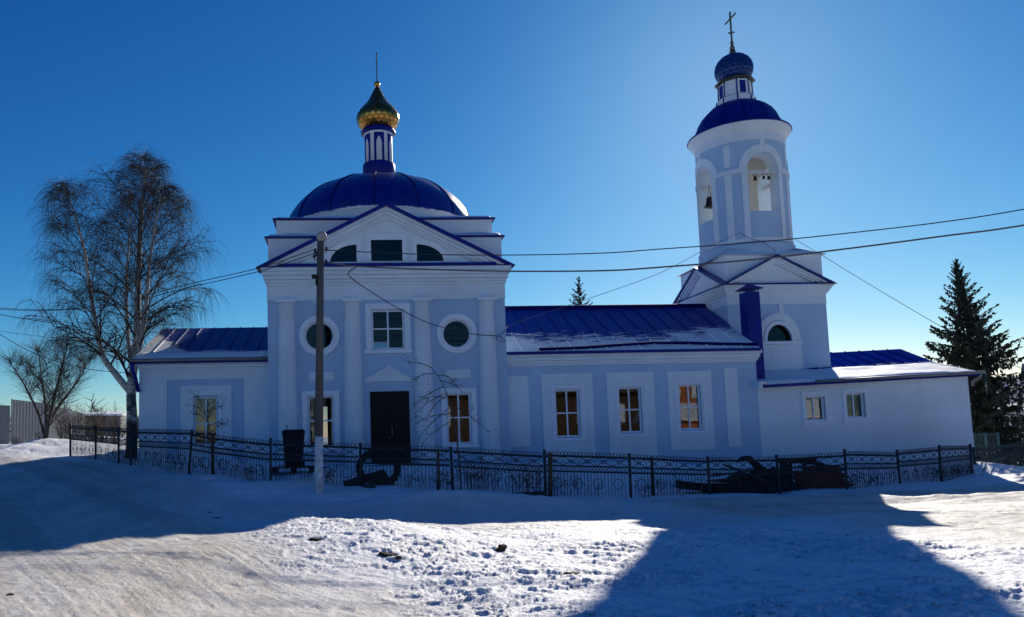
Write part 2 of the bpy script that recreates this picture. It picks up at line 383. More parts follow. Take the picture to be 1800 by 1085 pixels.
def build_ground():
    th = np.concatenate([np.radians(np.linspace(-180, -40, 36))[:-1], np.radians(np.linspace(-40, 44, 900)), np.radians(np.linspace(44, 180, 35))[1:-1]])
    rr = np.concatenate([np.geomspace(.6, 5.6, 16)[:-1], np.geomspace(5.6, 34, 560)[:-1], np.geomspace(34, 120, 70)[:-1], np.geomspace(120, 4000, 26)])
    nt, nr = len(th), len(rr)
    T, RR = np.meshgrid(th, rr)
    X = RR*np.sin(T); Y = RR*np.cos(T)
    Z = ground_z(X.ravel(), Y.ravel()).reshape(X.shape)
    far = smooth(150, 500, RR); Z = Z*(1-far) + far*-2.0
    co = np.stack([X, Y, Z], -1).reshape(-1, 3)
    idx = np.arange(nt*nr).reshape(nr, nt); nxt = np.roll(idx, -1, axis=1)
    q = np.stack([idx[:-1], idx[1:], nxt[1:], nxt[:-1]], -1).reshape(-1, 4)
    centre = len(co); co = np.vstack([co, [[0, 0, float(zbase(np.array([0.]), np.array([0.]))[0])]]])
    faces = [tuple(f) for f in q.tolist()] + [(centre, int(idx[0, k]), int(nxt[0, k])) for k in range(nt)]
    me = bpy.data.meshes.new('snowy_ground'); me.from_pydata(co.tolist(), [], faces); me.update()
    pk, rg = zones(co[:, 0], co[:, 1])
    tk = tracks(co[:, 0], co[:, 1])*pk
    for nm, v in (('packed', pk), ('rough', rg), ('track', tk)):
        a = me.attributes.new(nm, 'FLOAT', 'POINT'); a.data.foreach_set('value', v.astype(np.float32))
    me.polygons.foreach_set('use_smooth', np.ones(len(me.polygons), bool))
    me.materials.append(snow_ground_mat())
    o = link(bpy.data.objects.new('ground', me)); tag(o, 'snow covered yard and packed snow road in front of the church', None, None, 'structure')
build_ground()

# ------------------------------------------------------------------ the church
church = thing('church', (1.4, 24, -1.0), 'white and pale blue church with blue roofs, gilded onion dome and round bell tower', 'church')
MX0, MX1, MC = -2.37, 5.19, 1.41
def part(mb, name, mats, par=church, bevel=0.0, label=None):
    o = mb.build(name, mats, par, bevel)
    if label: o['label'] = label
    return o
def pocket(x0, x1, z0, z1, y, deep=.75, reveal=.14):
    m = MB()
    m.box(x0, x1, y-.3, y+reveal, z0, z1, 1)
    a = temp(m, [WHITE, TRIM, DARKIN])
    m = MB(); e = .002
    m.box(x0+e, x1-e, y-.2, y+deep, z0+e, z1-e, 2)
    return [a, temp(m, [WHITE, TRIM, DARKIN])]
def disc(cx, cz, r, n=40): return [(cx + r*math.cos(2*PI*k/n), cz + r*math.sin(2*PI*k/n)) for k in range(n)]

# main hall: hollow block
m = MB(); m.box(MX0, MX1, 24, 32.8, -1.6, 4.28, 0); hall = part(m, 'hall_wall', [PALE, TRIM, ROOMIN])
cut = []
m = MB(); m.box(MX0+.55, MX1-.55, 24.55, 32.25, -1.0, 4.2, 2); cut.append(temp(m, [PALE, TRIM, ROOMIN]))
def through(poly, y0, y1):
    m = MB(); m.prism_y(poly, y0, y1, 1); cut.append(temp(m, [PALE, TRIM, ROOMIN]))
def rect(x0, x1, z0, z1): return [(x0,z0),(x1,z0),(x1,z1),(x0,z1)]
for y0, y1 in ((23.7, 24.7), (32.1, 33.1)):
    through(rect(.90, 1.92, 2.72, 3.96), y0, y1)
    through(disc(-.765, 3.17, .455), y0, y1); through(disc(3.60, 3.17, .455), y0, y1)
    through(rect(-1.14, -.36, -.32, 1.26), y0, y1); through(rect(3.22, 3.97, -.32, 1.25), y0, y1)
carve(hall, cut)

def frame_bars(m, x0, x1, z0, z1, y, cols, rows, w=.045, d=.06, mid=None):
    m.box(x0, x0+w, y, y+d, z0, z1); m.box(x1-w, x1, y, y+d, z0, z1)
    m.box(x0+w, x1-w, y, y+d, z1-w, z1); m.box(x0+w, x1-w, y, y+d, z0, z0+w)
    for k in range(1, cols):
        x = x0 + (x1-x0)*k/cols; m.box(x-w*.55, x+w*.55, y+.004, y+d-.004, z0+w, z1-w)
    for k in range(1, rows):
        z = mid if mid is not None else z0 + (z1-z0)*k/rows
        xs = [x0+w] + [v for c in range(1, cols) for v in (x0+(x1-x0)*c/cols-w*.55, x0+(x1-x0)*c/cols+w*.55)] + [x1-w]
        for a, b in zip(xs[::2], xs[1::2]): m.box(a, b, y+.008, y+d-.008, z-w*.5, z+w*.5)
def curtain_or_reflection(par, x0, x1, z0, z1, y, mat, amp=.03, freq=22, name='curtain_or_reflection'):  # wavy sheet: real curtains, and reflections painted as cloth
    m = MB(); n = 40; ph = random.random()*6
    pts = [(x0+(x1-x0)*k/n, y + amp*math.sin(freq*(x1-x0)*k/n*1.0+ph) + amp*.5*math.sin(freq*2.3*(x1-x0)*k/n)) for k in range(n+1)]
    for (xa, ya), (xb, yb) in zip(pts, pts[1:]):
        f = m.face([(xa,ya,z0),(xb,yb,z0),(xb,yb,z1),(xa,ya,z1)])
    bmesh.ops.remove_doubles(m.bm, verts=m.bm.verts, dist=1e-4)
    return m.build(name, mat, par)
def window(x0, x1, z0, z1, y, cols=2, rows=2, sill=None, curt=None, label=None, rec=.1, mid=None, pane=None, cdepth=.3):
    m = MB(); frame_bars(m, x0, x1, z0, z1, y+rec, cols, rows, mid=mid)
    w = part(m, 'window', TRIM, church, label=label)
    m = MB(); m.box(x0+.02, x1-.02, y+rec+.025, y+rec+.032, z0+.02, z1-.02); m.build('pane', pane or GLASS, w)
    if sill:
        sx0, sx1, sz0, sz1, out = sill
        m = MB(); m.box(sx0, sx1, y-out, y+.06, sz0, sz1); m.build('sill', TRIM, w, .008)
    for c in (curt or []):
        curtain_or_reflection(w, c[0], c[1], c[2], c[3], y+cdepth, c[4])
    return w
def architrave(x0, x1, z0, z1, y, w, out, mat=TRIM, legs=True, name='window_surround'):
    m = MB()
    m.prism_y([(x0,z0),(x0+w,z0),(x0+w,z1-w),(x1-w,z1-w),(x1-w,z0),(x1,z0),(x1,z1),(x0,z1)], y-out, y+.02)
    return part(m, name, mat, church, .01)

# upper window, round windows, ground floor windows of the hall
window(.90, 1.92, 2.72, 3.96, 24, 2, 2, (.64, 2.17, 2.57, 2.69, .10), mid=3.37, pane=DARKGLASS, label='square four pane window above the entrance door')
architrave(.70, 2.12, 2.69, 4.17, 24, .19, .05)
for cx in (-.765, 3.60):
    m = MB(); m.ringband(disc(cx, 3.17, .46), disc(cx, 3.17, .415), 24.10, 24.16)
    w = part(m, 'round_window', TRIM, label='round window in a white ring between the columns')
    m = MB(); m.prism_y(disc(cx, 3.17, .43), 24.125, 24.132); m.build('pane', DARKGLASS, w)
    m = MB(); m.ringband(disc(cx, 3.17, .635, 56), disc(cx, 3.17, .50, 56), 23.93, 24.02); m.ringband(disc(cx, 3.17, .50, 56), disc(cx, 3.17, .452, 56), 23.965, 24.03); m.build('ring_surround', TRIM, w)
for x0, x1, cm in ((-1.14, -.36, OLIVE), (3.22, 3.97, BROWN)):
    window(x0, x1, -.32, 1.26, 24, 2, 2, (x0-.22, x1+.22, -.44, -.34, .09), [(x0, x0+.24, -.3, 1.2, cm), (x1-.2, x1, -.3, 1.2, cm)], mid=.50, cdepth=.42)  # side cloths put mirrored tree tones behind the glass as colour
    architrave(x0-.19, x1+.19, -.34, 1.43, 24, .17, .05)
    m = MB(); m.box(x0+.02 if x0 < 0 else x0-.04, x1+.02, 23.96, 24.02, 1.74, 2.02); part(m, 'wall_plaque', WHITE, church, .01)
# columns
for cx in (-1.775, .28, 2.50, 4.575):
    m = MB(); m.lathe([(.315, -1.3), (.315, -.98), (.30, -.96), (.30, .6), (.285, 2.0), (.262, 3.2), (.238, 4.12), (.26, 4.15), (.26, 4.19)], cx, 24.0, 32)
    c = part(m, 'column', WHITE)
    m = MB(); m.box(cx-.305, cx+.305, 23.68, 24.05, 4.19, 4.30); m.build('capital', TRIM, c, .008)
# door and its small pediment
m = MB(); m.box(.795, 2.02, 23.955, 24.02, -.88, 1.37); m.box(.84, 1.39, 23.93, 23.96, -.84, 1.32); m.box(1.425, 1.975, 23.93, 23.96, -.84, 1.32)
for z in (-.7, .02, .62): 
    for x in (.92, 1.505): m.box(x, x+.39, 23.915, 23.935, z, z+.55)
door = part(m, 'door', plain('dark_steel_door', (.006, .0045, .005), .55, var=.3, bump=.1, spec=.2), church, .004, 'double dark steel entrance door')
m = MB(); m.tube([(1.455, 23.93, -.02), (1.455, 23.87, 0), (1.455, 23.87, .26), (1.455, 23.93, .28)], .014, 8); m.build('door_handle', STEEL, door)
m = MB(); m.lathe([(0, -.09), (.03, -.09), (.03, -.05), (0, -.05)], 1.37, 23.90, 12); m.build('door_lock', STEEL, door)
m = MB(); m.box(.55, 2.25, 23.2, 24.0, -1.3, -.90); m.box(.35, 2.45, 22.85, 23.2, -1.3, -1.03); part(m, 'door_step', plain('worn_concrete', (.30,.30,.31), .9), church, .02)
m = MB(); m.prism_y([(.62,1.68),(2.16,1.68),(2.16,1.76),(1.40,2.16),(1.36,2.16),(.62,1.76)], 23.94, 24.02)
m.strip_y([(.56,1.70),(1.38,2.19),(2.22,1.70)], [(.70,1.70),(1.38,2.08),(2.08,1.70)], 23.89, 23.95); part(m, 'door_pediment', WHITE, church, .006)
# entablature and cornice of the hall
m = MB(); m.box(MX0-.015, MX1+.015, 23.97, 32.83, 4.282, 4.76); part(m, 'frieze', WHITE)
m = MB()
for z0, z1, o in ((4.76, 4.84, .09), (4.84, 4.93, .16), (4.93, 5.05, .26), (5.05, 5.16, .36), (5.16, 5.27, .45)): m.box(MX0-.35*o, MX1+.35*o, 24-o, 32.8+o, z0, z1)
part(m, 'cornice', WHITE, church, .006)
APX, APZ, TIP0, TIP1, TZ = MC, 7.30, -2.62, 5.42, 5.27
def chev(off):                           # a raking band chain, dropped by off
    return [(TIP0 + off*1.9, TZ), (APX, APZ-off), (TIP1 - off*1.9, TZ)]
m = MB()
for o0, o1, y in ((.085, .19, 23.60), (.19, .29, 23.70), (.29, .37, 23.79), (.37, .43, 23.86)): m.strip_y(chev(o0), chev(o1), y, 24.25)
part(m, 'raking_cornice', WHITE, church)
m = MB(); m.prism_y([(TIP0+.85, TZ+.003), (TIP1-.85, TZ+.003), (APX, APZ-.40)], 23.935, 24.22); ped = part(m, 'pediment', [WHITE, TRIM, DARKIN])
def quarter(cx, cz, rx, rz, sgn, n=14): return [(cx, cz)] + [(cx + sgn*rx*math.sin(PI/2*k/n), cz + rz*math.cos(PI/2*k/n)) for k in range(n+1)]
m = MB(); m.box(.92, 1.92, 23.8, 24.2, 5.52, 6.21, 2); cc = [temp(m, [WHITE, TRIM, DARKIN])]
for q in (quarter(.46, 5.51, .84, .55, -1), quarter(2.38, 5.51, .86, .55, 1)):
    m = MB(); m.prism_y(q, 23.8, 24.2, 2); cc.append(temp(m, [WHITE, TRIM, DARKIN]))
carve(ped, cc)
m = MB(); m.box(.92, 1.92, 23.98, 23.99, 5.52, 6.21); w = part(m, 'window', DARKGLASS, church, 0, 'dark square window in the middle of the gable')
m = MB(); m.ringband([(.78,5.50),(2.06,5.50),(2.06,6.40),(.78,6.40)], [(.92,5.52),(1.92,5.52),(1.92,6.21),(.92,6.21)], 23.90, 23.94); m.build('frame', TRIM, w)
for cx, s, rx in ((.46, -1, .84), (2.38, 1, .86)):
    m = MB(); m.prism_y(quarter(cx, 5.51, rx, .55, s), 23.98, 23.99); w = part(m, 'quarter_window', DARKGLASS, church, 0, 'dark quarter round window in the gable')
    q = quarter(cx, 5.51, rx, .55, s)[1:]; o = [(cx, 5.51+.72)] + [(cx + s*(rx+.17)*math.sin(PI/2*k/14), 5.51 + .72*math.cos(PI/2*k/14)) for k in range(1, 15)]
    m = MB(); m.strip_y(o, q, 23.90, 23.94); m.box(min(cx, cx-s*.13), max(cx, cx-s*.13), 23.90, 23.94, 5.51, 6.23); bmesh.ops.remove_doubles(m.bm, verts=m.bm.verts, dist=1e-4); m.build('frame', TRIM, w)
m = MB(); m.strip_y(chev(-.03), chev(.085), 23.50, 24.45)
rr_ = part(m, 'gable_roof', BLUE)
m = MB(); m.box(-1.97, 4.86, 23.50, 23.93, 5.275, 5.375); part(m, 'gable_ledge', BLUE, church, .01)
def snow_bed(par, x0, x1, y0, y1, z, h=.06, slope=None, seed=1, res=.12, thresh=.0, name='lying_snow'):
    """a thin uneven bed of snow lying on a ledge or roof"""
    nx = max(2, int((x1-x0)/res)); ny = max(2, int((y1-y0)/res))
    xs = np.linspace(x0, x1, nx+1); ys = np.linspace(y0, y1, ny+1); X, Y = np.meshgrid(xs, ys)
    ex = np.minimum(np.minimum(X-x0, x1-X)/(.12), 1); ey = np.minimum(np.minimum(Y-y0, y1-Y)/(.08), 1); e = np.sqrt(np.clip(np.minimum(ex, ey), 0, 1))
    H = h*e*(.35 + 1.1*fbm(X*1.3+seed*7, Y*2.0, 4, seed)) - thresh
    Z = (z(X, Y) if callable(z) else z) + H
    me = bpy.data.meshes.new(name); idx = np.arange((nx+1)*(ny+1)).reshape(ny+1, nx+1)
    f = np.stack([idx[:-1,:-1], idx[:-1,1:], idx[1:,1:], idx[1:,:-1]], -1).reshape(-1, 4)
    me.from_pydata(np.stack([X, Y, Z], -1).reshape(-1, 3).tolist(), [], f.tolist()); me.materials.append(SNOW_W)
    me.polygons.foreach_set('use_smooth', np.ones(len(me.polygons), bool))
    o = link(bpy.data.objects.new(name, me)); set_parent(o, par); return o
snow_bed(church, -1.9, 4.8, 23.52, 23.92, 5.372, .05, seed=3, thresh=.012)
m = MB(); m.box(TIP0+.12, MC-2.6, 23.52, 24.15, 5.272, 5.30); m.box(MC+2.6, TIP1-.12, 23.52, 24.15, 5.272, 5.30); part(m, 'corner_flashing', BLUE)
# two stepped attic storeys with blue flashed edges
m = MB(); m.box(-2.36, 5.20, 24.25, 32.7, 5.27, 6.36); part(m, 'lower_attic', WHITE)
m = MB(); m.box(-2.47, 5.31, 24.16, 32.8, 6.362, 6.42); part(m, 'attic_ledge', BLUE, church, .01)
m = MB(); m.box(-2.11, 4.95, 24.45, 32.4, 6.42, 7.01); part(m, 'upper_attic', WHITE)
m = MB(); m.box(-2.22, 5.06, 24.36, 32.5, 7.012, 7.07); part(m, 'attic_ledge', BLUE, church, .01)
snow_bed(church, -2.42, 5.26, 24.18, 24.45, 6.418, .15, seed=4, thresh=.03)
snow_bed(church, -2.18, 5.0, 24.38, 26.4, lambda X, Y: 7.068 + np.clip((Y-24.38)*.10, 0, .2), .10, seed=5, thresh=.02)
snow_bed(church, 3.9, 5.02, 26.4, 32.0, 7.068, .12, seed=6, thresh=.02)
snow_bed(church, -2.18, -1.1, 26.4, 32.0, 7.068, .12, seed=6, thresh=.02)
# low white drum and blue dome with standing seams
DX, DY = MC+.02, 28.4
m = MB(); m.lathe([(3.33, 7.05), (3.33, 7.55), (3.40, 7.58), (3.40, 7.62)], DX, DY, 64); part(m, 'dome_drum', WHITE)
def domez(r): return 7.63 + 2.05*math.sqrt(max(0, 1-(r/3.47)**2))
prof = [(3.47, 7.60), (3.47, 7.63)] + [(3.47*math.cos(PI/2*k/22), 7.63 + 2.05*math.sin(PI/2*k/22)) for k in range(1, 20)]
prof = [p for p in prof if p[0] > .55] + [(.55, domez(.55)), (0, domez(.3))]
def dome_mat():
    t = NT('blue_dome_metal'); c = BLUEC
    sep = t.new('ShaderNodeSeparateXYZ'); t.ln(t.tc.outputs['Object'], sep.inputs[0])
    n1 = t.noise(1.4, 7, .7); n2 = t.noise(3.0, 5)
    h = t.math('ADD', t.math('SUBTRACT', 7.67, sep.outputs['Z']), t.math('MULTIPLY', n1, .26))
    mask = t.ramp(t.math('ADD', h, .35), [(.48, (0,0,0)), (.53, (1,1,1))])
    t.base(t.mix(mask, t.ramp(n2, [(.3, vary(c, .75)), (.7, vary(c, 1.2))]), SNOWC)); t.set(Roughness=t.math('ADD', t.math('MULTIPLY', mask, .5), .3))
    t.bump(t.math('ADD', mask, t.math('MULTIPLY', t.noise(1.2, 3), .8)), .25, .05); return t.m
m = MB(); m.lathe(prof, DX, DY, 72); dome = part(m, 'dome', dome_mat())
for k in range(14):
    a = 2*PI*k/14 + .13; m = MB()
    m.tube([(DX + r*math.cos(a), DY + r*math.sin(a), z+.012) for r, z in prof[1:-1]], .022, 5); m.build('standing_seam', plain('seam_metal', vary(BLUEC, .45), .8, bump=0, spec=.03) if k == 0 else bpy.data.materials['seam_metal'], dome)
# lantern, gilded onion and cross
LX = 1.465
m = MB(); m.lathe([(.62, 9.5), (.62, 10.24), (.60, 10.29), (.54, 10.30)], LX, DY, 32); part(m, 'lantern_base', BLUE)
m = MB(); m.lathe([(.52, 10.30), (.52, 11.40), (.55, 11.42), (.55, 11.50)], LX, DY, 40); lan = part(m, 'lantern', WHITE)
def cyl_pt(cx, cy, r, a, s, z): return (cx + r*math.sin(a + s/r), cy - r*math.cos(a + s/r), z)   # a = 0 faces the camera side (-y)
def cyl_band(m, cx, cy, r0, r1, a, chain_out, chain_in, mi=0):
    """plate wrapped on a cylinder: chains of (s, z) along its two edges"""
    n = len(chain_out)
    O = [[m.bm.verts.new((cx + r*math.sin(a + s/r0), cy - r*math.cos(a + s/r0), z)) for s, z in ch] for r in (r0, r1) for ch in (chain_out, chain_in)]
    o0, i0, o1, i1 = O
    for k in range(n-1):
        for q in ((o1[k],o1[k+1],i1[k+1],i1[k]), (o0[k+1],o0[k],i0[k],i0[k+1]), (o0[k],o0[k+1],o1[k+1],o1[k]), (i0[k+1],i0[k],i1[k],i1[k+1])):
            m.bm.faces.new(q).material_index = mi
    for k in (0, n-1): m.bm.faces.new((o0[k], o1[k], i1[k], i0[k])).material_index = mi
def arch_chain(w, z0, zs, rise, n=14, pointed=False):
    up = [(-w, z0), (-w, zs)]
    if pointed: mid = [(-w*math.cos(PI/2*k/n)**.8 if k < n else 0, zs + rise*(k/n)**.8) for k in range(1, n+1)]; top = mid + [(-x, z) for x, z in mid[-2::-1]]
    else: top = [(-w*math.cos(PI*k/(2*n)), zs + rise*math.sin(PI*k/(2*n))) for k in range(1, 2*n)]
    return up + top + [(w, zs), (w, z0)]
for k in range(6):
    a = k*PI/3
    m = MB(); o = arch_chain(.18, 10.31, 11.38, .02, 8); i = arch_chain(.10, 10.34, 11.02, .24, 8, True)
    L = max(len(o), len(i))
    o = [(-.19, 10.31), (-.19, 11.40), (.19, 11.40), (.19, 10.31)]
    cyl_band(m, LX, DY, .515, .533, a, [(-.19, 10.31), (-.19, 10.7), (-.19, 11.05)] + [(-.19+.38*t/8, 11.40) for t in range(9)] + [(.19, 11.05), (.19, 10.7), (.19, 10.31)],
             [(-.105, 10.33), (-.105, 10.7), (-.105, 11.0)] + [(-.105+.21*t/8, 11.02 + .25*(1-abs(t/4-1))**.7) for t in range(9)] + [(.105, 11.0), (.105, 10.7), (.105, 10.33)])
    m.build('blind_arch', BLUE, lan)
m = MB(); m.lathe([(.55, 11.47), (.66, 11.50), (.67, 11.57), (.62, 11.585), (.62, 11.64), (.5, 11.65)], LX, DY, 40); part(m, 'lantern_eave', BLUE)
def onion(par, name, prof, cx, cy, mats, nseg, rows, bulge=.012):
    """onion dome covered with raised diamond scales: fine lathe body plus diamond plates in one mesh"""
    m = MB(); m.lathe(prof, cx, cy, nseg*2, mi=1)
    # arc length table
    P = [Vector((r, z)) for r, z in prof]; L = [0]
    for a, b in zip(P, P[1:]): L.append(L[-1] + (b-a).length)
    def at_len(t):
        for k in range(len(P)-1):
            if t <= L[k+1] or k == len(P)-2:
                u = (t-L[k])/max(1e-6, L[k+1]-L[k]); return P[k].lerp(P[k+1], min(max(u, 0), 1))
    for row in range(rows):
        t0, t1, tm = L[-1]*row/rows, L[-1]*min(row+2, rows)/rows, L[-1]*(row+1)/rows
        p0, p1, pm = at_len(t0), at_len(t1), at_len(tm)
        if pm.x < .06: continue
        for k in range(nseg):
            a = 2*PI*(k + .5*(row % 2))/nseg; h = PI/nseg*.96; p0 = p0.lerp(pm, .03); p1 = p1.lerp(pm, .03)
            def pt(p, ang, lift): return (cx + (p.x+lift)*math.cos(ang), cy + (p.x+lift)*math.sin(ang), p.y)
            j = random.uniform(-.4, .4)*bulge
            m.face([pt(p0, a, bulge*1.9), pt(pm, a+h, bulge*1.2+j), pt(p1, a, bulge*.9), pt(pm, a-h, bulge*1.2-j)], 0)
    return m.build(name, mats, par)
pr = [(.50, 11.65), (.60, 11.70), (.72, 11.82), (.80, 11.98), (.825, 12.12), (.79, 12.27), (.68, 12.44), (.52, 12.62), (.38, 12.78), (.28, 12.95), (.20, 13.12), (.12, 13.28), (.05, 13.42)]
on1 = onion(church, 'onion_dome', pr, LX, DY, [GOLD, SEAMG], 22, 17, .008)
m = MB(); m.lathe([(0, 13.38), (.09, 13.42), (.125, 13.50), (.09, 13.58), (0, 13.62)], LX, DY, 20); m.build('orb', GOLD, on1)
def cross(par, cx, cy, z0, z1, mat, half, w=.035, lean=0):
    m = MB(); d = w*.6
    m.box(cx-d, cx+d, cy-w, cy+w, z0, z1)
    H = z1-z0
    m.box(cx-d*.9, cx+d*.9, cy-half, cy-w, z0+H*.74, z0+H*.74+2*w); m.box(cx-d*.9, cx+d*.9, cy+w, cy+half, z0+H*.74, z0+H*.74+2*w)
    s = half*.5; zb = z0+H*.28
    for a, b in ((-s, -w), (w, s)):
        m.solid([(cx-d*.9, cy+a, zb+a*.45), (cx+d*.9, cy+a, zb+a*.45), (cx+d*.9, cy+b, zb+b*.45), (cx-d*.9, cy+b, zb+b*.45)],
                [(cx-d*.9, cy+a, zb+a*.45+2*w), (cx+d*.9, cy+a, zb+a*.45+2*w), (cx+d*.9, cy+b, zb+b*.45+2*w), (cx-d*.9, cy+b, zb+b*.45+2*w)])
    return m.build('cross', mat, par)
CROSSM = plain('gilt_cross_metal', (.16, .14, .10), .4, .8, bump=.1)
cross(on1, LX, DY, 13.6, 14.78, CROSSM, .42, .03)

# left wing
def wall_panel(x0, x1, z0, z1, y, par, out=.035, mat=WHITE):
    m = MB(); m.box(x0, x1, y-out, y+.02, z0, z1); return m.build('wall_panel', mat, par, .006)
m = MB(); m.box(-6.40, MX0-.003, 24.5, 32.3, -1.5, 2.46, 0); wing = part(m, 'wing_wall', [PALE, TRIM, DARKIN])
carve(wing, pocket(-4.75, -4.02, -.17, 1.34, 24.5))
wall_panel(-6.43, -5.57, -1.4, 1.90, 24.5, wing); wall_panel(-3.18, MX0-.005, -1.4, 1.90, 24.5, wing); wall_panel(-6.43, MX0-.005, 1.90, 2.20, 24.5, wing, .038)
m = MB(); m.prism_y([(-5.15,-1.4),(-4.86,-1.4),(-4.86,1.50),(-3.86,1.50),(-3.86,-1.4),(-3.57,-1.4),(-3.57,1.70),(-5.15,1.70)], 24.465, 24.52); m.build('wall_panel', WHITE, wing, .006)
m = MB(); m.box(-4.86, -3.86, 24.475, 24.52, -1.4, -.30); m.build('wall_panel', WHITE, wing, .006)
architrave(-4.86, -3.86, -.27, 1.50, 24.47, .11, .04)
window(-4.75, -4.02, -.17, 1.34, 24.5, 2, 2, (-4.9, -3.84, -.30, -.19, .08), [(-4.74, -4.40, -.1, 1.3, CREAM), (-4.36, -4.03, -.1, 1.3, CREAM)], mid=.50, label='window of the left wing with pale curtains behind it', cdepth=.2)
m = MB()
for z0, z1, o in ((2.20, 2.27, .06), (2.27, 2.36, .12), (2.36, 2.48, .20)): m.box(-6.40-.5*o, MX0-.004, 24.5-o, 32.3+o, z0, z1)
part(m, 'wing_cornice', WHITE, church, .006)
def roof_side(m, x0a, x0b, x1, prof, thick=.05, seams=None, seam_h=.035, mi=0):
    """sheet roof following prof [(y,z)...] from eave to ridge; x0a..x0b left edge at eave/ridge; x1 = (right edge at eave, at ridge)"""
    n = len(prof); xa = [x0a + (x0b-x0a)*k/(n-1) for k in range(n)]; xb = [x1[0] + (x1[1]-x1[0])*k/(n-1) for k in range(n)]
    top = [[m.bm.verts.new((x, y, z)) for x in (xa[k], xb[k])] for k, (y, z) in enumerate(prof)]
    bot = [[m.bm.verts.new((x, y, z-thick)) for x in (xa[k], xb[k])] for k, (y, z) in enumerate(prof)]
    for k in range(n-1):
        for q in ((top[k][0],top[k][1],top[k+1][1],top[k+1][0]), (bot[k][1],bot[k][0],bot[k+1][0],bot[k+1][1]), (top[k][0],top[k+1][0],bot[k+1][0],bot[k][0]), (top[k][1],bot[k][1],bot[k+1][1],top[k+1][1])): m.bm.faces.new(q).material_index = mi
    m.bm.faces.new((top[0][0], bot[0][0], bot[0][1], top[0][1])); m.bm.faces.new((top[-1][0], top[-1][1], bot[-1][1], bot[-1][0]))
    for t in (seams or []):
        for k in range(n-1):
            (ya, za), (yb, zb) = prof[k], prof[k+1]
            x_a = xa[k] + (xb[k]-xa[k])*t; x_b = xa[k+1] + (xb[k+1]-xa[k+1])*t
            m.solid([(x_a-.010,ya,za-.01),(x_a+.010,ya,za-.01),(x_b+.010,yb,zb-.01),(x_b-.010,yb,zb-.01)], [(x_a-.010,ya,za+seam_h),(x_a+.010,ya,za+seam_h),(x_b+.010,yb,zb+seam_h),(x_b-.010,yb,zb+seam_h)], mi)
def mirror_prof(p, yc): return [(2*yc-y, z) for y, z in p]
AXY = 28.4
def shading_ridge_cap(par, x0, x1, z, y):
    m = MB(); m.tube([(x0, y, z), (x1, y, z)], .10, 8); return m.build('shading_ridge_cap', bpy.data.materials['seam_metal'], par)  # thick tube added so its shadow keeps the low sun off the slope
pw = [(24.18, 2.50), (28.4, 4.10)]
WINGROOF = snowy('wing_roof_metal', (.005, .022, .26), .45, .2, 25.05, .9, xterm=-1.6, x0=-5.1)
m = MB(); roof_side(m, -6.62, -6.62, (MX0, MX0), pw, seams=[k/9 for k in range(1, 9)]); roof_side(m, -6.62, -6.62, (MX0, MX0), mirror_prof(pw, AXY)); wr = part(m, 'wing_roof', WINGROOF)
m = MB(); m.prism_x([(24.5,2.47),(32.3,2.47),(28.4,4.03)], -6.40, -6.2); m.build('gable_wall', WHITE, wr)
m = MB(); m.tube([(-6.62, 24.14, 2.50), (MX0-.01, 24.14, 2.50)], .055, 8); m.build('gutter', STEEL, wr)
m = MB(); m.box(-6.62, MX0-.01, 24.185, 24.30, 2.40, 2.448); m.build('fascia', BLUE, wr)
m = MB(); m.tube([(-6.56, 24.14, 2.45), (-6.56, 24.16, 2.22), (-6.50, 24.34, 1.95), (-6.46, 24.40, 1.62)], .06, 10); m.tube([(-6.46, 24.40, 1.64), (-6.42, 24.42, 1.54)], .066, 10); m.build('downpipe', BLUE, wr)
snow_bed(wr, -6.6, MX0-.02, 24.20, 25.0, lambda X, Y: 2.50 + (Y-24.18)*.379, .09, seed=8, thresh=.02)

# nave
NX1 = 13.70
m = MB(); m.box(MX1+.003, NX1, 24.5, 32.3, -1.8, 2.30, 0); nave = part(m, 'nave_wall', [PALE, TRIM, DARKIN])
NW = [(6.85, 7.64), (8.97, 9.71), (11.00, 11.73)]; NZ = [(-.20, 1.33), (-.11, 1.36), (-.06, 1.41)]
cut = []
for (a, b), (c, d) in zip(NW, NZ): cut += pocket(a, b, c, d, 24.5)
carve(nave, cut)
wall_panel(5.24, 5.97, -.48, 1.82, 24.5, nave); wall_panel(12.57, 13.02, -.66, 1.94, 24.5, nave)
for (a, b), (wa, wb), (c, d), zb in zip([(6.40, 8.10), (8.57, 10.16), (10.63, 12.12)], NW, NZ, (-.95, -.92, -.73)):
    m = MB(); m.prism_y([(a,zb),(wa,zb),(wa,d),(wb,d),(wb,zb),(b,zb),(b,1.86),(a,1.86)], 24.465, 24.52); m.box(wa, wb, 24.465, 24.52, zb, c-.08); bmesh.ops.remove_doubles(m.bm, verts=m.bm.verts, dist=1e-4); m.build('wall_panel', WHITE, nave, .005)
    architrave(wa-.15, wb+.15, c-.08, d+.14, 24.465, .09, .03); 
    m = MB(); m.box(wa-.02, wb+.02, 24.445, 24.48, d+.155, d+.37); part(m, 'window_tablet', WHITE, church, .008)
    m = MB(); m.box(wa+.0, wb-.0, 24.445, 24.48, c-.47, c-.24); part(m, 'apron_panel', WHITE, church, .008)
cz = [[(6.86, 7.22, -.15, 1.3, BROWN), (7.27, 7.63, -.15, 1.3, BROWN)], [(8.98, 9.10, -.05, 1.3, OLIVE), (9.40, 9.70, -.05, 1.3, BROWN)], [(11.01, 11.34, .62, 1.38, ORANGE), (11.37, 11.72, .62, 1.38, ORANGE), (11.01, 11.72, -.02, .18, ORANGE)]]  # brown and olive pieces and the lowest orange strip imitate reflections
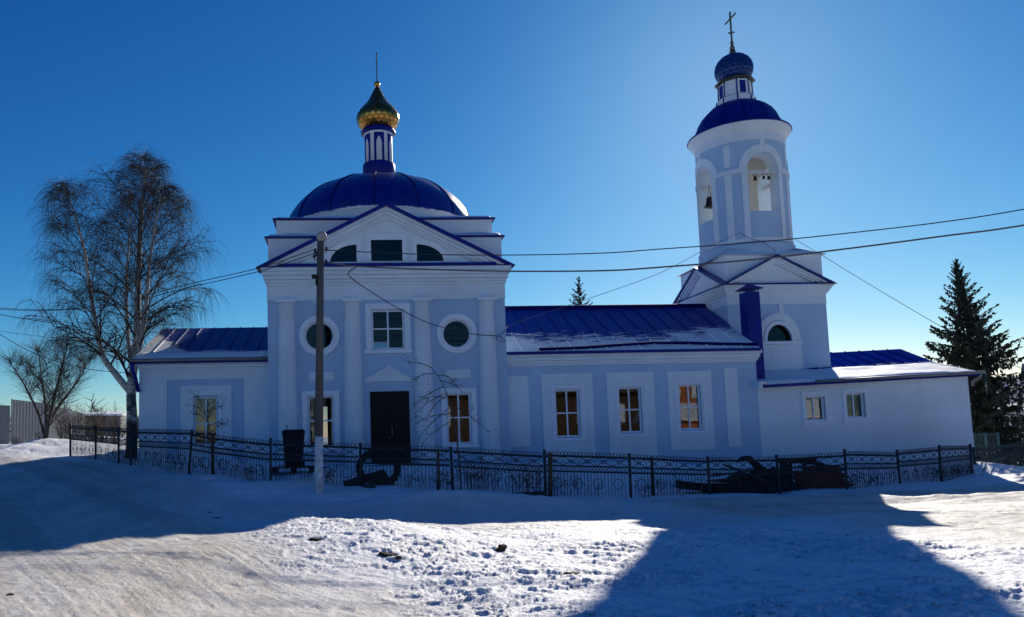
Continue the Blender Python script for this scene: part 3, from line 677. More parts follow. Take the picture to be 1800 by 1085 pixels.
for (a, b), (c, d), cu, lb in zip(NW, NZ, cz, ('nave window with dim brown reflections painted on cloth', 'nave window with dark olive and brown reflections painted on cloth', 'nave window with bright orange curtains')):
    window(a, b, c, d, 24.5, 2, 2, (a-.13, b+.13, c-.11, c-.045, .07), cu, mid=(c+d)/2+.01, label=lb, cdepth=.22)
m = MB()
for z0, z1, o in ((2.13, 2.20, .05), (2.20, 2.28, .12), (2.28, 2.40, .20), (2.40, 2.53, .29)): m.box(MX1+.02, NX1+.3*o, 24.5-o, 32.3+o, z0, z1)
part(m, 'nave_cornice', WHITE, church, .006)
pn = [(24.20, 2.575), (28.15, 4.62)]; NAY = 28.15
NAVEROOF = snowy('nave_roof_metal', (.005, .022, .28), .45, .2, 25.22, 1.7, nscale=(1.6, 5, 5), soft=.05, xterm=.28, x0=11.2)
m = MB(); roof_side(m, MX1+.005, MX1+.005, (13.71, 13.88), pn, seams=[k/15 for k in range(1, 15)]); roof_side(m, MX1+.005, MX1+.005, (13.71, 13.88), mirror_prof(pn, NAY)); nr = part(m, 'nave_roof', NAVEROOF)
shading_ridge_cap(nr, MX1+.01, 13.86, 4.635, NAY)
m = MB(); m.prism_x([(24.5,2.54),(31.9,2.54),(28.15,4.52)], NX1-.25, NX1); m.build('gable_wall', PALE, nr)
def on_roof(x, y, lift=0): return (x, y, 2.575 + (y-24.20)*.5177 + lift)
m = MB(); path = [(6.3, 24.24), (7.8, 24.32), (9.2, 24.5), (10.3, 24.62), (11.4, 24.56), (12.6, 24.42), (13.70, 24.34)]
for (xa, ya), (xb, yb) in zip(path, path[1:]):
    a0, b0 = on_roof(xa, ya), on_roof(xb, yb)
    m.solid([a0, b0, (b0[0], b0[1]+.03, b0[2]), (a0[0], a0[1]+.03, a0[2])], [(a0[0], a0[1]-.05, a0[2]+.09), (b0[0], b0[1]-.05, b0[2]+.09), (b0[0], b0[1]-.02, b0[2]+.10), (a0[0], a0[1]-.02, a0[2]+.10)])
bmesh.ops.remove_doubles(m.bm, verts=m.bm.verts, dist=1e-4); m.build('snow_guard', bpy.data.materials['seam_metal'], nr)
m = MB(); m.box(MX1+.006, 13.72, 24.15, 24.198, 2.475, 2.57); m.build('eave_edge', BLUE, nr)

# bell tower
TX0, TX1, TY0, TY1 = 13.93, 17.68, 26.56, 30.31
TC, TCY = (TX0+TX1)/2, (TY0+TY1)/2
m = MB(); m.box(TX0, TX1, TY0, TY1, -1.6, 4.41); tower = part(m, 'tower_wall', [PALE, TRIM, DARKIN])
wx, wz = 15.775, 3.05
lunette = [(wx-.47, wz), (wx+.47, wz)] + [(wx + .47*math.cos(PI*k/16)*(1 if 1 else 0), wz + .60*math.sin(PI*k/16)**.92) for k in range(1, 16)]
m = MB(); m.prism_y(lunette, TY0-.3, TY0+.6, 2); carve(tower, [temp(m, [PALE, TRIM, DARKIN])])
m = MB(); m.prism_y([(p[0]*1.0, p[1]) for p in lunette], TY0+.12, TY0+.13); w = part(m, 'arched_window', DARKGLASS, church, 0, 'arched half round window in the tower wall')
inn = [(wx+.47, wz)] + lunette[2:] + [(wx-.47, wz)]
out = [(wx+.58, wz)] + [(wx + .58*math.cos(PI*k/16), wz + .74*math.sin(PI*k/16)**.92) for k in range(1, 16)] + [(wx-.58, wz)]
m = MB(); m.strip_y(out, inn, TY0-.085, TY0+.06); bmesh.ops.remove_doubles(m.bm, verts=m.bm.verts, dist=1e-4); m.build('frame', TRIM, w)
m = MB(); m.box(wx-.78, wx+.82, TY0-.12, TY0+.02, wz-.12, wz-.012); m.build('sill', TRIM, w, .01)
o2 = [(wx+.82, wz-.10)] + [(wx + .82*math.cos(PI*k/20), wz + 1.02*math.sin(PI*k/20)) for k in range(0, 21)] + [(wx-.82, wz-.10)]
i2 = [(wx+.60, wz-.10)] + [(wx + .60*math.cos(PI*k/20), wz + .77*math.sin(PI*k/20)) for k in range(0, 21)] + [(wx-.60, wz-.10)]
m = MB(); m.strip_y(o2, i2, TY0-.06, TY0+.02); m.box(wx-.80, wx+.82, TY0-.045, TY0+.02, 1.2, wz-.125); m.box(wx+.07, wx+.24, TY0-.04, TY0+.02, wz+.99, 4.41); bmesh.ops.remove_doubles(m.bm, verts=m.bm.verts, dist=1e-4); m.build('niche', WHITE, tower)
m = MB(); m.box(TX0-.012, TX1+.012, TY0-.012, TY1+.012, 4.411, 4.78); part(m, 'tower_frieze', WHITE)
m = MB()
for z0, z1, o in ((4.78, 4.86, .06), (4.86, 4.94, .11), (4.94, 5.02, .16), (5.02, 5.10, .21)): m.box(TX0-o, TX1+o, TY0-o, TY1+o, z0, z1)
part(m, 'tower_cornice', WHITE, church, .006)
m = MB(); m.box(TX0+.03, TX1-.03, TY0+.03, TY1-.03, 5.10, 6.24); att = part(m, 'tower_attic', WHITE)
TT = plain('tower_blue_metal', vary(BLUEC, .9), .38, bump=.05)
for k in range(4):                       # a low pediment on each side of the tower
    rot = Matrix.Translation((TC, TCY, 0)) @ Matrix.Rotation(k*PI/2, 4, 'Z') @ Matrix.Translation((-TC, -TCY, 0))
    hw = (TX1-TX0)/2
    def tch(off, e=.24): return [(TC-hw-e+off*1.9, 5.10), (TC, 6.20-off), (TC+hw+e-off*1.9, 5.10)]
    m = MB()
    for o0, o1, o in ((.05, .13, .20), (.13, .21, .13), (.21, .28, .07)): m.strip_y(tch(o0), tch(o1), TY0-o, TY0+.05)
    bmesh.ops.transform(m.bm, matrix=rot, verts=m.bm.verts); pd = m.build('tower_pediment', WHITE, church)
    m = MB(); m.strip_y(tch(-.02, .30), tch(.05, .26), TY0-.27, TY0+.42); bmesh.ops.transform(m.bm, matrix=rot, verts=m.bm.verts); m.build('pediment_roof', TT, pd)
    m = MB(); m.box(TC-hw+.25, TC+hw-.02, TY0-.20, TY0+.0, 5.102, 5.17); bmesh.ops.transform(m.bm, matrix=rot, verts=m.bm.verts); m.build('pediment_ledge', TT, pd)
m = MB(); m.solid([(TX0-.10, TY0-.10, 6.242), (TX1+.10, TY0-.10, 6.242), (TX1+.10, TY1+.10, 6.242), (TX0-.10, TY1+.10, 6.242)], [(TC-1.3, TCY-1.3, 6.62), (TC+1.3, TCY-1.3, 6.62), (TC+1.3, TCY+1.3, 6.62), (TC-1.3, TCY+1.3, 6.62)]); part(m, 'tower_skirt_roof', snowy('tower_skirt_metal', BLUEC, .35, .5, 27.0, .9), church)
RD = 1.63
m = MB(); m.lathe([(1.74, 6.25), (1.74, 6.78), (1.70, 6.80), (1.68, 6.84), (RD, 6.85), (RD, 10.74), (RD, 11.06)], TC, TCY, 72, smooth=False); drum = part(m, 'belfry_drum', [PALE, WHITE, plain('belfry_inside', (.58, .56, .52), .9, var=.1, bump=.1)])
cut = []; mats3 = [PALE, WHITE, bpy.data.materials['belfry_inside']]
m = MB(); m.lathe([(1.14, 7.7), (1.14, 10.9)], TC, TCY, 48, mi=2); cut.append(temp(m, mats3))
AW, AS, AR = .575, 9.60, .60
def archpoly(c): return [(c-AW, 7.98), (c+AW, 7.98)] + [(c + AW*math.cos(PI*k/18), AS + AR*math.sin(PI*k/18)) for k in range(0, 19)]
m = MB(); m.prism_y(archpoly(TC), TCY-2.2, TCY+2.2, 1); cut.append(temp(m, mats3))
m = MB(); m.prism_x([(p, z) for p, z in archpoly(TCY)], TC-2.2, TC+2.2, 1); cut.append(temp(m, mats3))
carve(drum, cut)
def drum_strip(a, s0, s1, z0, z1, o, mat=WHITE, name='pilaster_strip', n=4):
    m = MB(); ch = [(s0 + (s1-s0)*k/n, z1) for k in range(n+1)]; cl = [(s, z0) for s, _ in ch]
    cyl_band(m, TC, TCY, RD-.01, RD+o, a, ch, cl); return m.build(name, mat, drum)
def drum_ring_arc(a0, a1, z0, z1, o, mat=WHITE, name='impost_band'):
    n = max(3, int((a1-a0)/R(5))); m = MB()
    ch = [((a0 + (a1-a0)*k/n)*(RD-.01), z1) for k in range(n+1)]; cl = [(s, z0) for s, _ in ch]
    cyl_band(m, TC, TCY, RD-.01, RD+o, 0, ch, cl); return m.build(name, mat, drum)
ha = math.asin(AW/RD)
for k in range(4):
    a = k*PI/2
    m = MB(); n = 18; q = .30
    ao = [((AW+q)*math.cos(PI*t/n), AS + .03 + (AR+q)*math.sin(PI*t/n)) for t in range(n+1)]; ai = [((AW+.01)*math.cos(PI*t/n), AS + .03 + (AR+.01)*math.sin(PI*t/n)) for t in range(n+1)]
    cyl_band(m, TC, TCY, RD-.01, RD+.045, a, ao, ai); m.build('archivolt', WHITE, drum)
    drum_strip(a, -.09, .09, AS+AR+q+.03, 10.76, .035, name='keystone')
    for s in (-1, 1): drum_strip(a, s*(AW+.03), s*(AW+.23), 6.86, 9.48, .04)
    drum_ring_arc(a+ha+.01, a+PI/2-ha-.01, 9.49, 9.66, .07)
    drum_strip(a+PI/4, -.12, .12, 6.86, 9.48, .035); drum_strip(a+PI/4, -.11, .11, 9.80, 10.62, .03)
    m = MB(); 
    if k % 2 == 0: m.box(TC-AW-.05, TC+AW+.05, TCY+(-1.40 if k == 0 else 1.24), TCY+(-1.24 if k == 0 else 1.40), 9.48, 9.60)
    else: m.box(TC+(1.24 if k == 1 else -1.40), TC+(1.40 if k == 1 else -1.24), TCY-AW-.05, TCY+AW+.05, 9.48, 9.60)
    m.build('bell_beam', plain('beam_white', (.62, .63, .64), .8) if k == 0 else bpy.data.materials['beam_white'], drum)
drum_ring_arc(0, 2*PI, 10.74, 11.055, .02, name='upper_frieze')
drum_ring_arc(0, 2*PI, 6.85, 6.97, .06, name='base_band')
m = MB(); m.lathe([(RD, 11.05), (1.66, 11.06), (1.68, 11.13), (1.74, 11.15), (1.75, 11.22), (1.81, 11.25), (1.83, 11.33), (1.88, 11.36), (1.88, 11.40), (1.5, 11.42)], TC, TCY, 72); part(m, 'belfry_cornice', WHITE)
m = MB(); m.lathe([(1.88, 11.401), (1.92, 11.41), (1.90, 11.45), (1.64, 11.50), (1.62, 11.72), (1.57, 11.76), (1.47, 12.02), (1.30, 12.30), (1.06, 12.54), (.80, 12.70), (.66, 12.76), (0, 12.78)], TC, TCY, 64); bd = part(m, 'belfry_dome', BLUE)
for k in range(12):
    a = 2*PI*k/12 + .2; m = MB(); m.tube([(TC + r*math.cos(a), TCY + r*math.sin(a), z+.008) for r, z in [(1.57, 11.76), (1.47, 12.02), (1.30, 12.30), (1.06, 12.54), (.80, 12.70)]], .014, 5); m.build('standing_seam', bpy.data.materials['seam_metal'], bd)
# octagonal lantern
m = MB(); m.lathe([(.72, 12.74), (.70, 12.98), (.63, 13.00), (.61, 13.62), (.6, 13.66)], TC, TCY, 8, smooth=False, rot=PI/8); ol = part(m, 'tower_lantern', WHITE)
for k in range(8):
    a = PI/8 + k*PI/4; m = MB(); m.tube([(TC + r*math.cos(a), TCY + r*math.sin(a), z) for r, z in ((.725, 12.74), (.705, 12.98), (.635, 13.0), (.615, 13.64))], .028, 4); m.build('corner_strip', BLUE, ol)
    a2 = k*PI/4; ca, sa = math.cos(a2), math.sin(a2)
    def fp(s, z, r): return (TC + ca*r - sa*s, TCY + sa*r + ca*s, z)
    r0 = .63*math.cos(PI/8)
    m = MB(); m.solid([fp(-.22,12.97,r0+.03), fp(.22,12.97,r0+.03), fp(.22,12.97,r0-.02), fp(-.22,12.97,r0-.02)], [fp(-.22,13.01,r0+.03), fp(.22,13.01,r0+.03), fp(.22,13.01,r0-.02), fp(-.22,13.01,r0-.02)]); m.build('lantern_rail', BLUE, ol)
    if k % 2 == 0:
        m = MB(); m.solid([fp(-.115,13.05,r0+.015), fp(.115,13.05,r0+.015), fp(.115,13.05,r0-.03), fp(-.115,13.05,r0-.03)], [fp(-.115,13.55,r0+.010), fp(.115,13.55,r0+.010), fp(.115,13.55,r0-.03), fp(-.115,13.55,r0-.03)]); m.build('blue_panel', BLUE, ol)
m = MB(); m.lathe([(.60, 13.62), (.74, 13.64), (.76, 13.69), (.70, 13.72), (.50, 13.76)], TC, TCY, 8, smooth=False, rot=PI/8); part(m, 'lantern_eave', plain('patina_tin', (.05, .05, .04), .5, .6))
p2 = [(.46, 13.74), (.56, 13.82), (.66, 13.96), (.715, 14.12), (.725, 14.28), (.69, 14.44), (.60, 14.60), (.46, 14.74), (.28, 14.84), (.13, 14.88)]
on2 = onion(church, 'onion_dome', p2, TC, TCY, [BLUESCALE, SEAMB], 18, 11, .005); on2['label'] = 'blue scaled onion dome of the bell tower'
m = MB(); m.lathe([(.11, 14.84), (.12, 15.02), (.095, 15.04), (.085, 15.12), (.11, 15.14), (.03, 15.32)], TC, TCY, 12); m.lathe([(0, 15.29), (.06, 15.31), (.075, 15.365), (.06, 15.42), (0, 15.44)], TC, TCY, 16); m.build('finial', CROSSM, on2)
cross(on2, TC, TCY, 15.42, 16.68, CROSSM, .42, .035)
# annex
AX1 = 21.14
m = MB(); m.solid([(NX1+.003, 24.5, -1.9), (AX1, 24.5, -1.9), (AX1, 32.2, -1.9), (NX1+.003, 32.2, -1.9)], [(NX1+.003, 24.5, 1.30), (AX1, 24.5, 1.54), (AX1, 32.2, 1.54), (NX1+.003, 32.2, 1.30)]); annex = part(m, 'annex_wall', [WHITE, TRIM, DARKIN])
AWN = [(15.32, 15.99, .14, .93), (16.74, 17.39, .20, 1.01)]
cut = []
for a, b, c, d in AWN: cut += pocket(a, b, c, d, 24.5)
carve(annex, cut)
for (a, b, c, d), cu, lb in zip(AWN, ([(15.33, 15.98, .16, .50, ORANGE)], []), ('small two pane annex window with an orange reflection painted on cloth inside', 'small dark two pane annex window')):  # orange sheet imitates the brick wall mirrored in the pane
    window(a, b, c, d, 24.5, 2, 1, (a-.16, b+.2, c-.17, c-.07, .10), cu, label=lb, cdepth=.3)
    m = MB(); m.ringband([(a-.13,c-.07),(b+.15,c-.07),(b+.15,d+.17),(a-.13,d+.17)], [(a,c),(b,c),(b,d),(a,d)], 24.45, 24.52); part(m, 'window_surround', TRIM, church, .008)
def annex_top(x): return 1.36 + (x-13.7)*(1.62-1.36)/(21.4-13.7)
pa = [(24.20, 0.0), (26.35, .50), (28.4, 1.24)]
def annex_roof(m, x0, x1a, x1b, mirror=False, seams=()):
    n = len(pa); xs0 = [x0]*n; xs1 = [x1a + (x1b-x1a)*k/(n-1) for k in range(n)]
    yy = [(2*AXY-y if mirror else y) for y, _ in pa]
    zt = lambda x, k: annex_top(x) + pa[k][1]
    for k in range(n-1):
        a, b = (xs0[k], yy[k], zt(xs0[k], k)), (xs1[k], yy[k], zt(xs1[k], k)); c, d = (xs1[k+1], yy[k+1], zt(xs1[k+1], k+1)), (xs0[k+1], yy[k+1], zt(xs0[k+1], k+1))
        m.solid([(p[0], p[1], p[2]-.05) for p in (a, b, c, d)], [a, b, c, d])
        for t in seams:
            pa_ = Vector(a).lerp(Vector(b), t); pd_ = Vector(d).lerp(Vector(c), t)
            m.solid([(pa_.x-.01, pa_.y, pa_.z-.01), (pa_.x+.01, pa_.y, pa_.z-.01), (pd_.x+.01, pd_.y, pd_.z-.01), (pd_.x-.01, pd_.y, pd_.z-.01)], [(pa_.x-.01, pa_.y, pa_.z+.035), (pa_.x+.01, pa_.y, pa_.z+.035), (pd_.x+.01, pd_.y, pd_.z+.035), (pd_.x-.01, pd_.y, pd_.z+.035)])
ANNEXROOF = snowy('annex_roof_metal', (.006, .030, .30), .8, .0, 26.45, .55, fleck=-.03)
m = MB(); annex_roof(m, NX1+.02, 21.38, 21.82, seams=[k/14 for k in range(1, 14)]); annex_roof(m, NX1+.02, 21.38, 21.82, True); ar = part(m, 'annex_roof', ANNEXROOF)
m = MB(); m.prism_x([(24.5, 1.53), (32.2, 1.53), (28.4, 2.76)], AX1-.2, AX1); m.build('gable_wall', WHITE, ar)
m = MB(); e0, e1 = annex_top(NX1+.03), annex_top(21.4); m.solid([(NX1+.03, 24.15, e0-.12), (21.4, 24.15, e1-.12), (21.4, 24.198, e1-.12), (NX1+.03, 24.198, e0-.12)], [(NX1+.03, 24.15, e0-.02), (21.4, 24.15, e1-.02), (21.4, 24.198, e1-.02), (NX1+.03, 24.198, e0-.02)]); m.build('eave_edge', BLUE, ar)
m = MB(); m.tube([(15.5, 24.10, annex_top(15.5)-.01), (21.42, 24.10, e1-.01)], .05, 8); m.build('gutter', STEEL, ar)
m = MB(); m.tube([(21.30, 24.10, 1.58), (21.30, 24.2, 1.42), (21.24, 24.42, 1.30), (21.24, 24.43, 1.16)], .045, 8); m.build('downpipe', STEEL, ar)
m = MB(); m.tube([(21.42, 24.12, 1.55), (21.42, 24.12, 1.1), (21.425, 24.12, .82)], [.035, .022, .003], 7); m.build('icicle', glass('ice', (.85, .9, .95)), ar)
snow_bed(ar, NX1+.06, 21.3, 24.22, 26.3, lambda X, Y: 1.36 + (X-13.7)*(.26/7.7) + (Y-24.20)*.2326, .07, seed=12, thresh=.012)
# blue duct in the corner of nave and tower
m = MB(); m.box(13.73, 14.20, 24.85, 25.35, 1.30, 4.58); duct = part(m, 'chimney', BLUE, church, .01)
m = MB(); m.solid([(13.62, 24.76, 4.68), (14.31, 24.76, 4.68), (14.31, 25.44, 4.68), (13.62, 25.44, 4.68)], [(13.95, 25.09, 4.90), (13.98, 25.09, 4.90), (13.98, 25.11, 4.90), (13.95, 25.11, 4.90)])
for x in (13.76, 14.17):
    for y in (24.88, 25.32): m.tube([(x, y, 4.57), (x, y, 4.69)], .014, 5)
m.build('chimney_cap', BLUE, duct)
m = MB(); m.box(13.60, 13.86, 24.2, 24.8, 1.22, 1.45); m.build('duct_flashing', TRIM, duct)

# bells hang in the belfry: things of their own
def bell(loc, s, label):
    t = thing('bell', loc, label, 'bell', 'bells in the belfry')
    x, y, z = loc
    m = MB(); m.lathe([(.0, z-.02), (.10*s, z-.03), (.17*s, z-.10*s), (.19*s, z-.30*s), (.23*s, z-.46*s), (.31*s, z-.58*s), (.30*s, z-.60*s), (.0, z-.58*s)], x, y, 24); m.build('bell_body', BRONZE, t)
    m = MB(); m.tube([(x, y, z-.3*s), (x, y, z-.70*s)], .018, 6); m.lathe([(0, z-.66*s), (.04*s, z-.69*s), (0, z-.74*s)], x, y, 10); m.build('clapper', BRONZE, t)
    m = MB(); m.tube([(x-.05, y, z-.04), (x-.05, y, z+.06), (x, y, 9.50), (x+.05, y, z+.06), (x+.05, y, z-.04)], .012, 5); m.build('hanger', BRONZE, t)
    return t
bell((14.42, TCY-.10, 9.02), .72, 'large bronze bell in the left arch of the bell tower')
bell((TC-.18, TCY-1.32, 9.42), .27, 'small bronze bell, leftmost of three in the front arch')
bell((TC+.16, TCY-1.32, 9.43), .20, 'tiny bronze bell, middle one of three in the front arch')
bell((TC+.36, TCY-1.32, 9.43), .23, 'little bronze bell, rightmost of three in the front arch')

# ------------------------------------------------------------------ fence
def fence(pts, label, mat, par_name='fence', h=1.18, rings=True, tilt=None, skip=()):
    """pts: list of (base Vector, post height)"""
    t = thing(par_name, pts[0][0], label, 'fence')
    for i, (b, hp) in enumerate(pts):
        m = MB()
        tilt = dict(tilt or {}); tilt.setdefault(i, (random.uniform(-.035, .035), random.uniform(-.03, .03))); lean = tilt[i]
        m.tube([b + Vector((0, 0, -.25)), b + Vector((lean[0], lean[1], hp))], .038, 8); m.build('fence_post', mat, t)
    for i in range(len(pts)-1):
        if i in skip: continue
        (a, ha), (b, hb) = pts[i], pts[i+1]
        la = (tilt or {}).get(i, (0, 0)); lb = (tilt or {}).get(i+1, (0, 0))
        ua = Vector((la[0], la[1], ha))/ha; ub = Vector((lb[0], lb[1], hb))/hb
        dz = random.uniform(-.06, .06); L = (Vector((b.x, b.y, 0))-Vector((a.x, a.y, 0))).length
        e = .05/L; sink = random.uniform(-.03, .02); k = min(ha, hb)/1.19
        def P(s, z): 
            s = e + (1-2*e)*s; return (a.lerp(b, s)) + (ua.lerp(ub, s))*(z*(ha + (hb-ha)*s)/1.19*.985 + dz*(s-.5) + sink)
        d = (P(1, .6)-P(0, .6)).normalized(); up = Vector((0, 0, 1))
        m = MB()
        def bar(p, q, r): m.tube([p, q], r, 4, cap=False)
        for z, r in ((.64, .022), (.79, .020), (1.045, .027)): bar(P(0, z), P(1, z), r)
        nb = max(4, int(L/.095))
        for j in range(1, nb):
            s = j/nb; bar(P(s, random.uniform(-.06, .02)), P(s, .64), .0085)
        nr_ = max(4, int(L/.098))
        for j in range(nr_):
            s = (j+.5)/nr_; m.torus(P(s, 1.115), d, up, .043, .0095, 10, 3); m.torus(P(s, .715), d, up, .043, .0095, 10, 3)
        nx = max(2, round(L/.47))
        for j in range(nx):
            s0, s1 = j/nx, (j+1)/nx; sm = (s0+s1)/2
            bar(P(s0, .80), P(s1, 1.04), .0095); bar(P(s1, .80), P(s0, 1.04), .0095); m.torus(P(sm, .92), d, up, .055, .009, 10, 3)
            if j: bar(P(s0, .79), P(s0, 1.045), .007)
        nc = max(2, round(L/.56))
        for j in range(nc):
            s = (j+.5)/nc; m.torus(P(s, .33), d, up, .135, .0095, 18, 3)
        m.build('fence_panel', mat, t)
    return t
fp_ = []
for px, pb, pt, Y in FENCE:
    b = at(px, pb, Y); top = at(px, pt, Y); b.z = min(b.z, gz(b.x, b.y)+.02); fp_.append((b, max(1.0, top.z - b.z)))
fence(fp_, 'long dark ring patterned metal fence along the snow in front of the church', IRON, tilt={4: (.10, 0), 8: (-.02, 0), 12: (-.03, .02)})
q = []
for px, pb, pt, Y in ((1716,834,786,24.2),(1752,828,786,25.2),(1795,822,776,26.5),(1850,815,770,28.0)):
    b = at(px, pb, Y); top = at(px, pt, Y); b.z = min(b.z, gz(b.x, b.y)+.02); q.append((b, max(.9, top.z-b.z)))
fence(q, 'short sunlit ring patterned fence beyond the right end of the church', IRON)
GREENP = plain('faded_green_paint', (.10, .19, .18), .6, var=.3, bump=.2)
# odd dark standing stakes by the fence
def stake(px, pb, pt, Y, r, label, lean=0):
    b = at(px, pb, Y); tpt = at(px+lean, pt, Y); b.z = gz(b.x, b.y)-.1
    m = MB(); m.tube([b, b.lerp(tpt, .5)+Vector((.006, 0, 0)), tpt], [r*1.1, r, r*.95], 7)
    tag(m.build('stake', RUST), label, 'stake', 'old stakes along the fence')
stake(373.5, 834, 764, 21.15, .05, 'thick dark stake in front of the leaning fence post')
stake(770, 862, 790, 20.2, .035, 'slim rusty stake left of the sapling by the fence')
stake(1148, 868, 803, 20.7, .04, 'short dark stake behind the fence below the middle nave window', -3)
stake(967, 872, 796, 20.1, .06, 'stout dark stake beside the fence post under the first nave window')

# ------------------------------------------------------------------ utility pole and lamp head
pb = at(559.5, 867, 19.4); pt_ = at(563.5, 418, 19.4); pb.z = gz(pb.x, pb.y)-.25
pole = thing('utility_pole', (pb.x, pb.y, pb.z+.25), 'grey weathered wooden utility pole with a whitewashed foot', 'utility pole')
POLEWHITE = plain('flaking_whitewash', (.62, .62, .62), .9, var=.35, scale=7, bump=.4)
k = .245
m = MB(); m.tube([pb.lerp(pt_, .02), pb.lerp(pt_, k)], [.112, .108], 14); m.build('whitewashed_foot', POLEWHITE, pole)
m = MB(); m.tube([pb.lerp(pt_, k), pb.lerp(pt_, .6), pt_], [.106, .098, .088], 14); shaft = m.build('shaft', POLEW, pole)
m = MB(); m.torus(pt_ + Vector((.0, 0, -.1)), (1,0,0), (0,1,0), .095, .012, 14, 5); m.build('steel_band', STEEL, pole)
hp = pt_ + Vector((.03, -.06, .02))
m = MB()
bm_ = m.bm; bmesh.ops.create_uvsphere(bm_, u_segments=18, v_segments=12, radius=.135)
bmesh.ops.scale(bm_, vec=(1, .75, 1.0), verts=bm_.verts); bmesh.ops.translate(bm_, vec=hp, verts=bm_.verts)
for f in bm_.faces: f.smooth = True
m.build('lamp_head', plain('dusty_lamp_cover', (.34, .33, .33), .6, var=.2, bump=.1), pole)
for dx, dz in ((-.14, -.38), (-.17, -.52), (-.10, -.47), (.14, -.33), (.13, -.66)):
    p = pt_ + Vector((dx, -.02, dz)); m = MB()
    m.tube([pt_ + Vector((0, -.02, dz-.06)), p + Vector((0, 0, -.06)), p], .011, 5); m.lathe([(0, p.z-.02), (.032, p.z-.015), (.04, p.z+.02), (.025, p.z+.045), (.03, p.z+.075), (0, p.z+.09)], p.x, p.y, 10); m.build('insulator', BLACK, pole)
c0 = pt_ + Vector((-.14, -.05, -1.05)); m = MB(); m.box(c0.x-.05, c0.x+.16, c0.y-.03, c0.y+.03, c0.z-.02, c0.z+.03); m.box(c0.x-.10, c0.x+.03, c0.y-.06, c0.y+.05, c0.z-.02, c0.z+.07); m.tube([c0 + Vector((.02, 0, 0)), c0 + Vector((.02, -.03, -.2))], .028, 8); m.build('camera_box', BLACK, pole)

# ------------------------------------------------------------------ cables
def spline(ps, n=10):
    P = [ps[0]] + ps + [ps[-1]]; out = []
    for i in range(1, len(P)-2):
        p0, p1, p2, p3 = P[i-1], P[i], P[i+1], P[i+2]
        for j in range(n):
            t = j/n; out.append(.5*((2*p1) + (-p0+p2)*t + (2*p0-5*p1+4*p2-p3)*t*t + (-p0+3*p1-3*p2+p3)*t**3))
    out.append(ps[-1]); return out
def cable(pxs, label, r=.012, mat=WIREM, n=10):
    pts = spline([at(*p) for p in pxs], n); m = MB(); m.tube(pts, r, 6)
    return tag(m.build('cable', mat), label, 'cable', 'overhead cables')
PY = 19.4
cable([(575,440,PY),(740,447,18.8),(900,448.5,18.2),(1060,445,17.6),(1160,438,17.2),(1330,426,16.6),(1500,409,16),(1660,390,15.5),(1800,368,15),(2100,312,14)], 'thin black twisted cable, upper of the two running right from the pole', .013)
cable([(575,461,PY),(625,468,19.2),(760,474,18.7),(900,477,18.2),(1060,476,17.6),(1160,470,17.2),(1330,456,16.6),(1500,436,16),(1660,415,15.5),(1800,396,15),(2100,340,14)], 'thick grey cable, lower of the two running right from the pole', .02, WIREG)
cable([(556,437,PY),(460,470,20.5),(330,500,22),(200,534,23.5),(100,544,25),(0,541.5,26.5),(-200,525,29)], 'upper of the twin dark cables running left from the pole through the birch', .011)
cable([(556,444,PY),(460,476,20.5),(330,506,22),(200,537,23.5),(100,545.5,25),(0,544,26.5),(-200,529,29)], 'lower of the twin dark cables running left from the pole through the birch', .011)
cable([(-150,520,27),(0,553,25.5),(60,563,25),(150,578,24.6),(225,595,24.3),(243,612,24.2)], 'dark cable sloping down from the left edge to the wing eave', .012)
cable([(-120,560,29),(0,582,27),(60,590,26.5),(140,600,26),(215,612,25.6)], 'faint thin cable low in front of the birch crown', .007)
cable([(-120,510,28),(0,588,26),(70,625,25.2),(150,648,24.6),(240,657,24.2)], 'cable curving down to the corner of the left wing', .011)
cable([(628,468.5,19.2),(616,476,19.4),(614,485,19.6),(640,505,20.2),(700,542,21.4),(760,570,22.4),(830,587,23.2),(868,590,23.6),(880,592,23.7)], 'black service cable drooping from the line across the hall to the nave corner', .014)
cable([(880,592,23.7),(888,600,23.75),(880,600,23.7),(872,594,23.7),(884,585,23.7),(892,574,24.2)], 'coiled loop of black cable at the corner of hall and nave', .012)
cable([(892,574,24.2),(940,556,24.5),(1035,525,25),(1160,480,25.6),(1240,438,26.2),(1300,409,26.5)], 'thin grey cable rising from the nave corner to the bell tower', .010, WIREG)
cable([(1300,409,26.5),(1318,419,26.55),(1340,426,26.6),(1365,442,26.4)], 'short dark cable sagging across the foot of the tower drum', .010)
cable([(1398,421,27.5),(1450,452,26.5),(1500,483,25.6),(1570,525,24.6),(1640,566,23.6),(1720,612,22.5),(1800,650,21.6),(2000,740,19.5)], 'thin cable sloping from the bell tower down to the right edge', .009)

